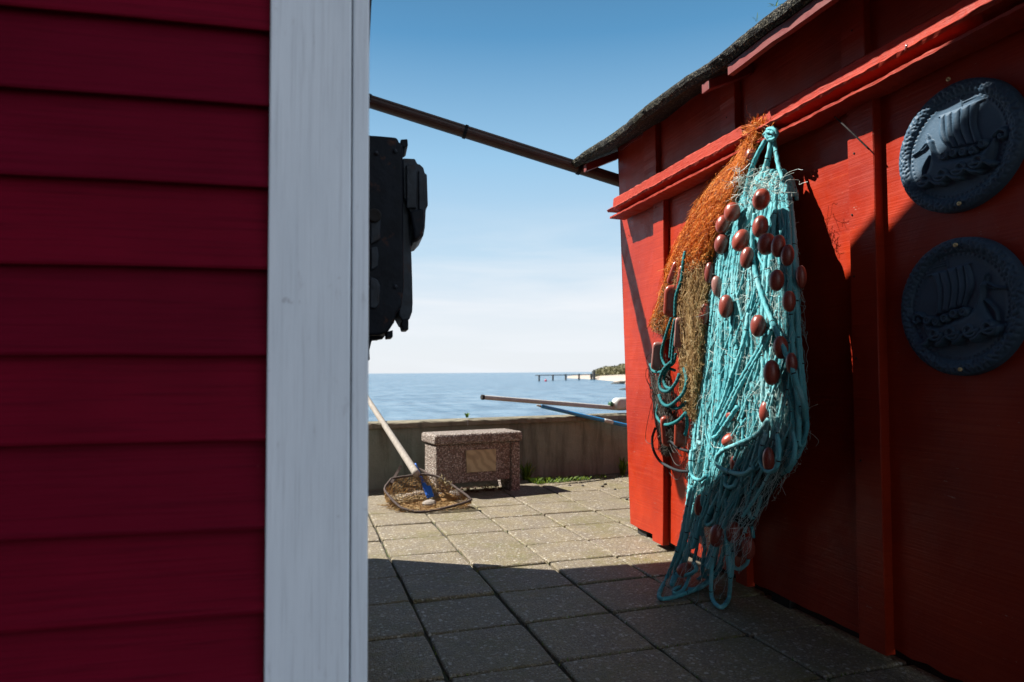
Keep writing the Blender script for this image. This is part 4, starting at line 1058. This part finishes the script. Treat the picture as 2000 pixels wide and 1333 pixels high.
add_float(1338, 545, 30, 56, 10, .14, FLATF, net2, .5, 'flat_float'); add_float(1322, 535, 28, 50, 20, .13, FLATF, net2, .5, 'flat_float')
add_float(1285, 696, 24, 56, 6, .12, PINKF, net2, .6, 'flat_float', label='faded pink flat float on edge')
add_float(1326, 650, 17, 60, 4, .16, PINKF, net2, .7, 'flat_float', label='pale flat float half hidden by tan netting')
add_float(1306, 842, 30, 60, -4, .11, FLATF, net2, .6, 'flat_float'); add_float(1330, 846, 26, 56, 3, .12, FLATF, net2, .6, 'flat_float')
mb = MB()                                                # dark twine round the lower floats
DB = [(1270, 690, 1300, 690, .05), (1270, 740, 1310, 740, .07), (1278, 800, 1320, 800, .08), (1288, 850, 1330, 855, .07), (1292, 885, 1306, 890, .04)]
for m2 in (strands(DB, 420, .0012, lambda t, u: random.gauss(.6, .3), .005, (.2, .6)),):
    mb.v += m2.v; mb.f += m2.f; mb.n = m2.n; mb.tone += m2.tone; mb.len += m2.len
for pts in ([(1272, 760, .06), (1262, 740, .05), (1264, 720, .05), (1278, 735, .06)], [(1270, 690, .06), (1263, 700, .05), (1268, 715, .06)], [(1272, 790, .06), (1262, 840, .05), (1262, 862, .05), (1274, 866, .06), (1286, 845, .08)],
            [(1306, 880, .1), (1318, 905, .1), (1330, 908, .1), (1340, 885, .1)], [(1300, 880, .1), (1304, 915, .08), (1320, 937, .08), (1332, 925, .09), (1336, 900, .1)], [(1312, 890, .1), (1314, 920, .09), (1311, 950, .08)],
            [(1308, 868, .12), (1316, 884, .12), (1325, 878, .12), (1318, 866, .12)], [(1296, 860, .1), (1294, 890, .09), (1302, 930, .08)], [(1314, 872, .12), (1330, 892, .11), (1322, 880, .12)]):
    mb.tube(curve(wpath(pts), .006), .0016, 4, tone=random.uniform(.1, .6))
tag(build('dark_twine', mb, F_DARK, net2), kind='stuff')

# ------------------------------------------------------------------ granite bench by the parapet
bfl = at_z(852, 972); bfr = bfl+np.array([math.cos(math.radians(8.8)), math.sin(math.radians(8.8)), 0])*.759
bx = (bfr-bfl)/np.linalg.norm(bfr-bfl); byv = np.array([-bx[1], bx[0], 0]); BL = np.linalg.norm(bfr-bfl)
bench = thing('granite_bench', (bfl+bfr)/2+byv*.15, 'pink exposed-aggregate stone bench with an inset plaque, standing at the sea wall', 'bench')
def bp(x, y, z): return bfl+bx*x+byv*y+np.array([0, 0, z])
BD = .31
mb = MB(); mb.box((-.02, -.025, .415), (BL+.015, BD+.02, .5), T=bp); bev(build('seat_slab', mb, AGG, bench), .022, 4)
for x0_, x1_ in ((0, .125), (BL-.085, BL)):
    mb = MB(); mb.box((x0_, 0, -.02), (x1_, BD-.02, .413), T=bp); bev(build('leg', mb, AGG, bench), .012, 3)
mb = MB(); mb.box((.122, .02, .095), (BL-.083, BD-.06, .412), T=bp); bev(build('front_panel', mb, AGG, bench), .006)
q0, q1, q2, q3 = [at_plane(x, y, bp(0, .012, 0), byv) for x, y in ((910, 880), (969, 877), (969, 920), (912, 923.5))]
mb = MB(); mb.prism([q0, q1, q2, q3], byv*.02); bev(build('plaque', mb, PLAQUE, bench), .002)
mb = MB()
for k in range(260):
    c = bp(random.uniform(.13, BL-.1), random.uniform(-.02, .28), random.uniform(.004, .02)); e = rng.normal(0, 1, (2, 3)); e[0, 2] *= .3; e[1, 2] *= .3
    e /= np.linalg.norm(e, axis=1, keepdims=True); s_ = random.uniform(.008, .02)
    mb.add([c-e[0]*s_, c+e[1]*s_*.5, c+e[0]*s_, c-e[1]*s_*.5], [(0, 1, 2, 3)], random.random())
tag(build('leaf_litter', mb, DRYLEAF), 'brown dry leaves lying in the dark gap under the stone bench', 'leaf litter', kind='stuff')

# ------------------------------------------------------------------ landing net leaning by the bench
hoop_px = [(765, 935, .5), (753, 951, .42), (754, 962, .34), (775, 985, .12), (790, 994.5, .05), (824, 1001, 0), (871, 992, .04), (916, 979, .12), (917.5, 973.5, .16), (897.5, 958, .4), (874, 942, .68), (851, 930, .88), (827, 927, .98), (798, 930, 1), (776, 933, .9)]
A0 = at_z(824, 1000, .012); topz = at_depth(815, 928, 5.22)
hn = np.cross(rt, topz-A0); hn /= np.linalg.norm(hn)
hoop = [at_plane(x, y, A0, hn) for x, y, _ in hoop_px]
hoop = [np.array([p[0], p[1], max(p[2], .012)]) for p in hoop]
ln_root = thing('landing_net', A0, 'old landing net with rusty bent hoop, sagging brown mesh and long grey wooden handle', 'landing net')
hc = curve(hoop+[hoop[0]], .01); mb = MB(); mb.tube(hc+rng.normal(0, .0008, hc.shape), .0095, 7); build('hoop', mb, RUST, ln_root, True)
mb = MB(); mb.tube(curve([at_depth(783, 910, 5.3), at_depth(775, 925, 5.26), at_plane(764, 945, A0, hn)], .02), .014, 4); build('strap', mb, RUST, ln_root)
mb = MB(); mb.tube(curve([at_depth(810, 913, 5.42), at_depth(825, 919, 5.4), at_plane(845, 930, A0, hn)], .02), .008, 5); build('strap', mb, RUST, ln_root)
hp0 = at_depth(814, 927, 5.2); hpe = at_plane(752, 832, par(0, -.05, 0), pn); hp1 = hp0+(hpe-hp0)*2.1
cP = np.linspace(hp0, hp1, 60); rr = np.interp(np.linspace(0, 1, 60), [0, .04, .4, 1], [.029, .029, .026, .023])
mb = MB(); mb.tube(cP, rr, 12); build('handle', mb, WOOD, ln_root, True)
mb = MB(); nb_ = np.array(hoop).mean(0)
bag = np.array([A0+(topz-A0)*.35+np.array([.06, .22, 0])])[0]; bag[2] = .02
R2 = hc[::2]; nl = 12; rows = []
for k in range(nl+1):
    t = k/nl
    row = []
    for i, p in enumerate(R2):
        tgt = np.array([bag[0]+(p[0]-nb_[0])*.75, bag[1]+(p[1]-nb_[1])*.75, .014])
        s_ = p*(1-t)+tgt*t
        s_ = s_ + (p-nb_)*np.array([.25, .1, 0])*math.sin(math.pi*t)*.5
        s_[2] = max(.01, p[2]*(1-t)**1.6+.014*t+.006*math.sin(i*1.3+k))
        row.append(s_+rng.normal(0, .004, 3)*np.array([1, 1, .4]))
    rows.append(row)
rows = np.array(rows); rows[..., 2] = np.maximum(rows[..., 2], .008)
for k in range(1, nl+1): mb.tube(np.vstack([rows[k], rows[k][:1]]), .0022, 3, tone=random.uniform(.4, 1), cap=False)
for i in range(rows.shape[1]): 
    mb.tube(rows[:, i], .0022, 3, tone=random.uniform(.4, 1), cap=False)
    mb.tube(np.array([rows[k, (i+k) % rows.shape[1]] for k in range(nl+1)]), .0014, 3, tone=random.uniform(.3, 1), cap=False)
for k in range(1700):                                     # crumpled mesh lying on the slabs inside the hoop
    t, q = random.random(), random.randrange(len(R2)); p = nb_*.0
    base_ = R2[q]*(1-t)+bag*t; base_ = np.array([base_[0], base_[1], random.uniform(.008, .035)])
    frizz(mb, base_, base_+np.array([random.gauss(0, .04), random.gauss(0, .03), 0]), 5, .004, .0017, random.uniform(.4, 1))
tag(build('mesh_bag', mb, F_TAN, ln_root), kind='stuff')
mb = MB()
for (x, y) in ((862, 936), (870, 941), (874, 944), (880, 946), (866, 938)):
    for _ in range(5):
        p = at_plane(x, y, A0, hn)+rng.normal(0, .006, 3); mb.tube(curve([p, p+rng.normal(0, .012, 3), p+rng.normal(0, .016, 3)], .004), .003, 4, tone=1)
build('lashing', mb, m_plain('yellow_twine', (.42, .33, .16), .3, 60, .8, .3), ln_root)
p0, p1 = at_depth(811, 906, 5.36), at_z(838, 970, .06)
stick = thing('plastic_scoop', p1, 'blue plastic stick with a flared end standing inside the landing net', 'plastic tool')
mb = MB(); mb.tube(np.linspace(p0, p1, 20), np.interp(np.linspace(0, 1, 20), [0, .5, .6, 1], [.008, .01, .017, .022]), 10); build('shaft', mb, BLUE, stick, True)
e = (p1-p0)/np.linalg.norm(p1-p0); mb = MB(); s1 = rt*.9+np.array([0, 0, .1]); mb.prism([p1-e*.09-s1*.02, p1-e*.085+s1*.05, p1+e*.01+s1*.04, p1+e*.02-s1*.02], np.cross(e, s1)*.02)
bev(build('blade', mb, BLUE, stick), .004)
stones = [(820, 965, .05, STONE, 'pale squarish stone lying behind the blue stick in the landing net'), (836, 986, .045, STONE, 'flat pale stone in the front of the landing net'), (868, 976, .062, SPONGE, 'ochre yellow stone lying in the landing net'), (800, 970, .04, STONE, 'small pale stone at the handle side of the landing net'), (853, 970, .042, STONE, 'grey stone wedged behind the ochre one in the landing net'), (889, 969, .05, STONE, 'pale stone at the far end of the landing net beyond the ochre one')]
for k, (x, y, r, m_, lb) in enumerate(stones):
    c = at_z(x, y, r*.55); mb = MB(); mb.blob(c, (r*1.25, r, r*.68), 14, 9, .22, k+20)
    tag(build('stone', mb, m_), lb, 'stone', 'stones lying in the landing net')

# ------------------------------------------------------------------ poles and jug on the parapet
pf = par(0, 0, 0)
A = at_plane(1137, 812, par(0, -.045, 0), pn)
B = at_plane(1230, 833, par(0, -.12, 0), pn)
u_ = (A-B)/np.linalg.norm(A-B)
tip = A+u_*0
for s in np.linspace(0, 2.5, 400):
    q = A+u_*s; v = q-EYE; px = 1000+FPX*np.dot(v, rt)/np.dot(v, fw)
    tip = q
    if px < 1058: break
foot = B-u_*1.1
pb_ = thing('blue_pole', A, 'bright blue pole with a white sleeve leaning over the sea wall', 'pole')
mb = MB(); mb.tube(np.linspace(foot, tip, 40), .0185, 12); build('shaft', mb, BLUEP, pb_, True)
sl0 = at_plane(1180, 820, B, np.cross(u_, (0, 0, 1))); sl1 = sl0-u_*.1
t0 = np.dot(sl0-A, u_); mb = MB(); mb.tube(np.linspace(A+u_*t0, A+u_*(t0-.095), 5), .0205, 12); build('sleeve', mb, WHITE, pb_, True)
mb = MB(); mb.tube(np.linspace(tip, tip+u_*.05, 4), [.012, .011, .009, .007], 8); build('tip', mb, WOOD, pb_, True)
g1 = at_plane(1205, 797.5, par(0, .11, 0), pn)
tipv = at_plane(1063, 786, tip, fw); gg = (tipv-g1); g0 = tipv+gg/np.linalg.norm(gg)*.62
v = g0-EYE
pg = thing('grey_pole', g1, 'weathered grey wooden pole lying across the blue pole above the sea', 'pole')
mb = MB(); far = g1-gg/np.linalg.norm(gg)*.02
# left end fixed so that the pole ends over the sea at its own length
k_ = 0.0
for s in np.linspace(0, 2, 500):
    q = tipv+gg/np.linalg.norm(gg)*s; vv = q-EYE
    g0 = q
    if 1000+FPX*np.dot(vv, rt)/np.dot(vv, fw) < 942: break
mb.tube(np.linspace(far, g0, 30), np.linspace(.024, .021, 30), 8); build('shaft', mb, POLEW, pg)
mb = MB(); gg1 = gg/np.linalg.norm(gg); mb.tube(np.linspace(g0-gg1*.02, g0+gg1*.006, 3), .024, 8); build('end_cap', mb, VOID, pg)
jc = at_plane(1194, 796, par(0, .10, 0), pn); jz = .602
jd = pd*.97+pn*.1; jd /= np.linalg.norm(jd)
jug = thing('plastic_jug', np.array([jc[0]+.1, jc[1], jz]), 'white plastic jug with green cap lying on its side on the sea wall', 'jug')
jc = np.array([jc[0], jc[1], jz+.066])
mb = MB(); P = []
for h, ra_, sq in ((0, .02, 0), (.02, .022, 0), (.03, .045, .3), (.055, .062, .7), (.075, .066, 1), (.2, .066, 1), (.215, .062, 1), (.22, .0, 1)):
    row = []
    for k in range(24):
        a = 2*math.pi*k/24; c, s = math.cos(a), math.sin(a); e = 1-.45*sq
        row.append(jc+jd*h+pn*math.copysign(abs(c)**e, c)*ra_+np.array([0, 0, 1])*math.copysign(abs(s)**e, s)*ra_)
    P.append(row)
mb.grid(np.array(P).transpose(1, 0, 2)[:, :], closed_u=True); build('body', mb, WHITE, jug, True)
mb = MB(); mb.lathe([(0, -.024), (.026, -.024), (.028, -.02), (.028, .008), (.02, .008)], jc, jd, 18); build('cap', mb, GREEN, jug, True)

# ------------------------------------------------------------------ weeds
def weed(base, n, h, spread, label, name='weed', cat='plant', broad=.012, grp=None, stuff=False):
    mb = MB()
    for k in range(n):
        a = random.uniform(0, 6.28); hh = h*random.uniform(.4, 1); r = spread*random.uniform(.1, 1)
        d = np.array([math.cos(a), math.sin(a), 0]); b0 = base+d*spread*.25*random.random(); s_ = np.array([-d[1], d[0], 0])*broad*random.uniform(.5, 1.2)
        L = []
        for t in (0, .35, .7, 1):
            c = b0+d*r*t**1.6+np.array([0, 0, hh*(t-.25*t*t*random.uniform(.6, 1.4))]); ww = (1-t)**.7*(.55+t*1.1)
            L.append([c-s_*ww, c+s_*ww])
        mb.grid(np.array(L), random.random())
    o = build(name, mb, LEAF); tag(o, label, cat, grp, 'stuff' if stuff else None); return o
weed(at_z(1028, 938), 46, .26, .13, 'tall dark green weed growing beside the end of the stone bench', broad=.011)
weed(at_z(1216, 928), 30, .24, .10, 'leafy weed at the foot of the sea wall beside the shed corner', broad=.014)
weed(at_plane(912, 816, par(0, .1, 0), pn), 16, .075, .05, 'small green sprout growing on top of the sea wall', broad=.009)
mb = MB()
for k in range(420):
    s = abs(random.gauss(0, .42)); c = at_z(1034, 943)+pd*s+pn*random.uniform(-.12, .03); c[2] = 0
    a = random.uniform(0, 6.28); d = np.array([math.cos(a), math.sin(a), 0]); hh = random.uniform(.01, .06)*math.exp(-s*.7); sd = np.array([-d[1], d[0], 0])*.006
    mb.add([c-sd, c+sd, c+d*hh*.6+sd*.6+np.array([0, 0, hh*.8]), c+d*hh+np.array([0, 0, hh])], [(0, 1, 2, 3)], random.random())
tag(build('ground_weeds', mb, LEAF), 'low bright green weeds along the foot of the sea wall', 'weeds', kind='stuff')
weed(at_wall(1478, 42, .2), 7, .05, .025, 'thin dry sprig of moss standing on the shed roof edge', broad=.003)
weed(at_wall(1515, 12, .2), 8, .035, .035, 'short mossy tuft on the shed roof edge above the net', broad=.005)
for k, (x, y) in enumerate(((1138, 949), (1177, 950), (1201, 956), (1182, 946), (1224, 975), (1113, 948))):
    mb = MB(); mb.blob(at_z(x, y, .006), (.014, .01, .007), 8, 6, .3, k); tag(build('pebble', mb, ROCK), 'small dark pebble lying on the sunlit paving by the shed corner', 'pebble', 'pebbles on the sunlit paving')
mb = MB()
for k in range(500):                                     # moss and grass in the paving joints
    if k % 2: x, y = X0+PX*random.randint(0, 5), random.uniform(1.5, 5.4)
    else: x, y = random.uniform(.4, 2.2), Y0+PY*random.randint(-2, 8)
    c = np.array([x+random.gauss(0, .002), y+random.gauss(0, .002), -.006]); a = random.uniform(0, 6.28); d = np.array([math.cos(a), math.sin(a), 0]); hh = random.uniform(.004, .014)
    sd = np.array([-d[1], d[0], 0])*.0025
    mb.add([c-sd, c+sd, c+d*hh*.5+np.array([0, 0, hh])], [(0, 1, 2)], random.random())
tag(build('joint_moss', mb, LEAF), 'tiny moss tufts growing in the paving joints', 'moss', kind='stuff')

# ------------------------------------------------------------------ far shore: jetty, beach, scrub, rocks, buoy
JD = 178.0
jetty = thing('jetty', at_z(1105, 743.5, SEAZ), 'dark wooden jetty on posts far out by the beach', 'jetty')
jp = [(1053, 745), (1080, 744), (1105, 743), (1131, 742.5), (1155, 742)]
for x, y in jp:
    b_ = at_z(x, y, SEAZ); Z = np.dot(b_-EYE, fw); h = 12*Z/FPX; wd = 1.35*Z/FPX
    mb = MB(); mb.box((b_[0]-wd, b_[1]-wd, SEAZ-1), (b_[0]+wd, b_[1]+wd, SEAZ+h)); build('post', mb, PIERW, jetty)
j0, j1 = at_z(1050, 744.5, SEAZ), at_z(1166, 741.5, SEAZ)
zt = SEAZ+11*np.dot(j0-EYE, fw)/FPX; dj = (j1-j0); nj = np.array([-dj[1], dj[0], 0])/np.linalg.norm(dj)*.7
mb = MB(); mb.box8([np.array([*(p[:2]), z]) for z in (zt-.12, zt+.1) for p in (j0-nj, j1-nj, j1+nj, j0+nj)]); build('deck', mb, PIERW, jetty)
for (x, y) in ((1160, 742),):
    b_ = at_z(x, y, SEAZ); mb = MB(); mb.box((b_[0]-.3, b_[1]-.3, SEAZ), (b_[0]+.3, b_[1]+.3, SEAZ+2.6)); build('end_post', mb, PIERW, jetty)
# beach: a low spit curving out of sight behind the shed
mb = MB(); edge = [(1108, 739.3), (1140, 740.5), (1170, 742.5), (1195, 745), (1215, 749), (1240, 757), (1300, 775)]
front = [at_z(x, y, SEAZ+.0) for x, y in edge]; P = []
for p in front:
    dr = (p-EYE); dr[2] = 0; L = np.linalg.norm(dr); dr /= L
    bump_ = .9 if p is not front[0] else .2
    P.append([p+np.array([0, 0, -.3]), p+dr*6+np.array([0, 0, .35*bump_]), p+dr*25+np.array([0, 0, 1.1*bump_]), p+dr*70+np.array([0, 0, 1.5*bump_]), p+dr*140+np.array([0, 0, -.5])])
P.append([q+np.array([260, 20, 0]) for q in P[-1]])
mb.grid(np.array(P)[:, ::-1]); tag(build('beach', mb, SAND, None, True), kind='structure')
mb = MB(); bc = at_z(1228, 741, SEAZ); bz = np.dot(bc-EYE, fw)
cen = at_depth(1232, 733, 215); cen[2] = SEAZ+.8
Rb = np.array([11.5, 14, 3.4])
mb.blob(cen, Rb*.93, 28, 18, .1, 4, .15)
g = np.random.default_rng(9)
for k in range(5200):
    a, z = g.uniform(0, 6.283), g.uniform(0, 1); q = np.array([math.cos(a)*math.sqrt(1-z*z), math.sin(a)*math.sqrt(1-z*z), z])
    lump = 1+.10*math.sin(q[0]*7+2)*math.cos(q[1]*6)+.05*math.sin(q[0]*17+q[2]*11); c = cen+q*Rb*lump*g.uniform(.9, 1.05); e = g.normal(0, 1, (2, 3)); e /= np.linalg.norm(e, axis=1, keepdims=True); s_ = g.uniform(.18, .5)
    mb.add([c-e[0]*s_, c-e[1]*s_, c+e[0]*s_, c+e[1]*s_], [(0, 1, 2, 3)], np.clip(g.normal(.5, .3), 0, 1))
tag(build('scrub_thicket', mb, BUSH), 'olive green scrub thicket on the far spit beside the shed corner', 'scrub', kind='stuff')
for k, (x, y, r, lb) in enumerate(((1214, 750, 1.0, 'dark low rock lying at the water edge of the beach'), (1219.5, 761.5, .5, 'small dark rock standing alone in the shallow water'))):
    mb = MB(); c = at_z(x, y, SEAZ); mb.blob(c, (r*1.6, r, r*.45), 12, 8, .25, k+3); tag(build('rock', mb, ROCK), lb, 'rock', 'rocks off the far beach')
c = at_z(1066, 745.5, SEAZ); Z = np.dot(c-EYE, fw); rb = 2.6*Z/FPX
buoy = thing('buoy', c, 'small pink buoy floating near the end of the jetty', 'buoy')
mb = MB(); mb.lathe([(0, -rb*.6), (rb*.7, -rb*.3), (rb, rb*.4), (rb*.75, rb*1.2), (rb*.2, rb*1.6), (0, rb*1.7)], c, seg=16); build('body', mb, PINK, buoy, True)
mb = MB(); mb.lathe([(rb*.12, rb*1.5), (rb*.12, rb*2.1), (0, rb*2.1)], c, seg=8); build('eye', mb, PINK, buoy, True)
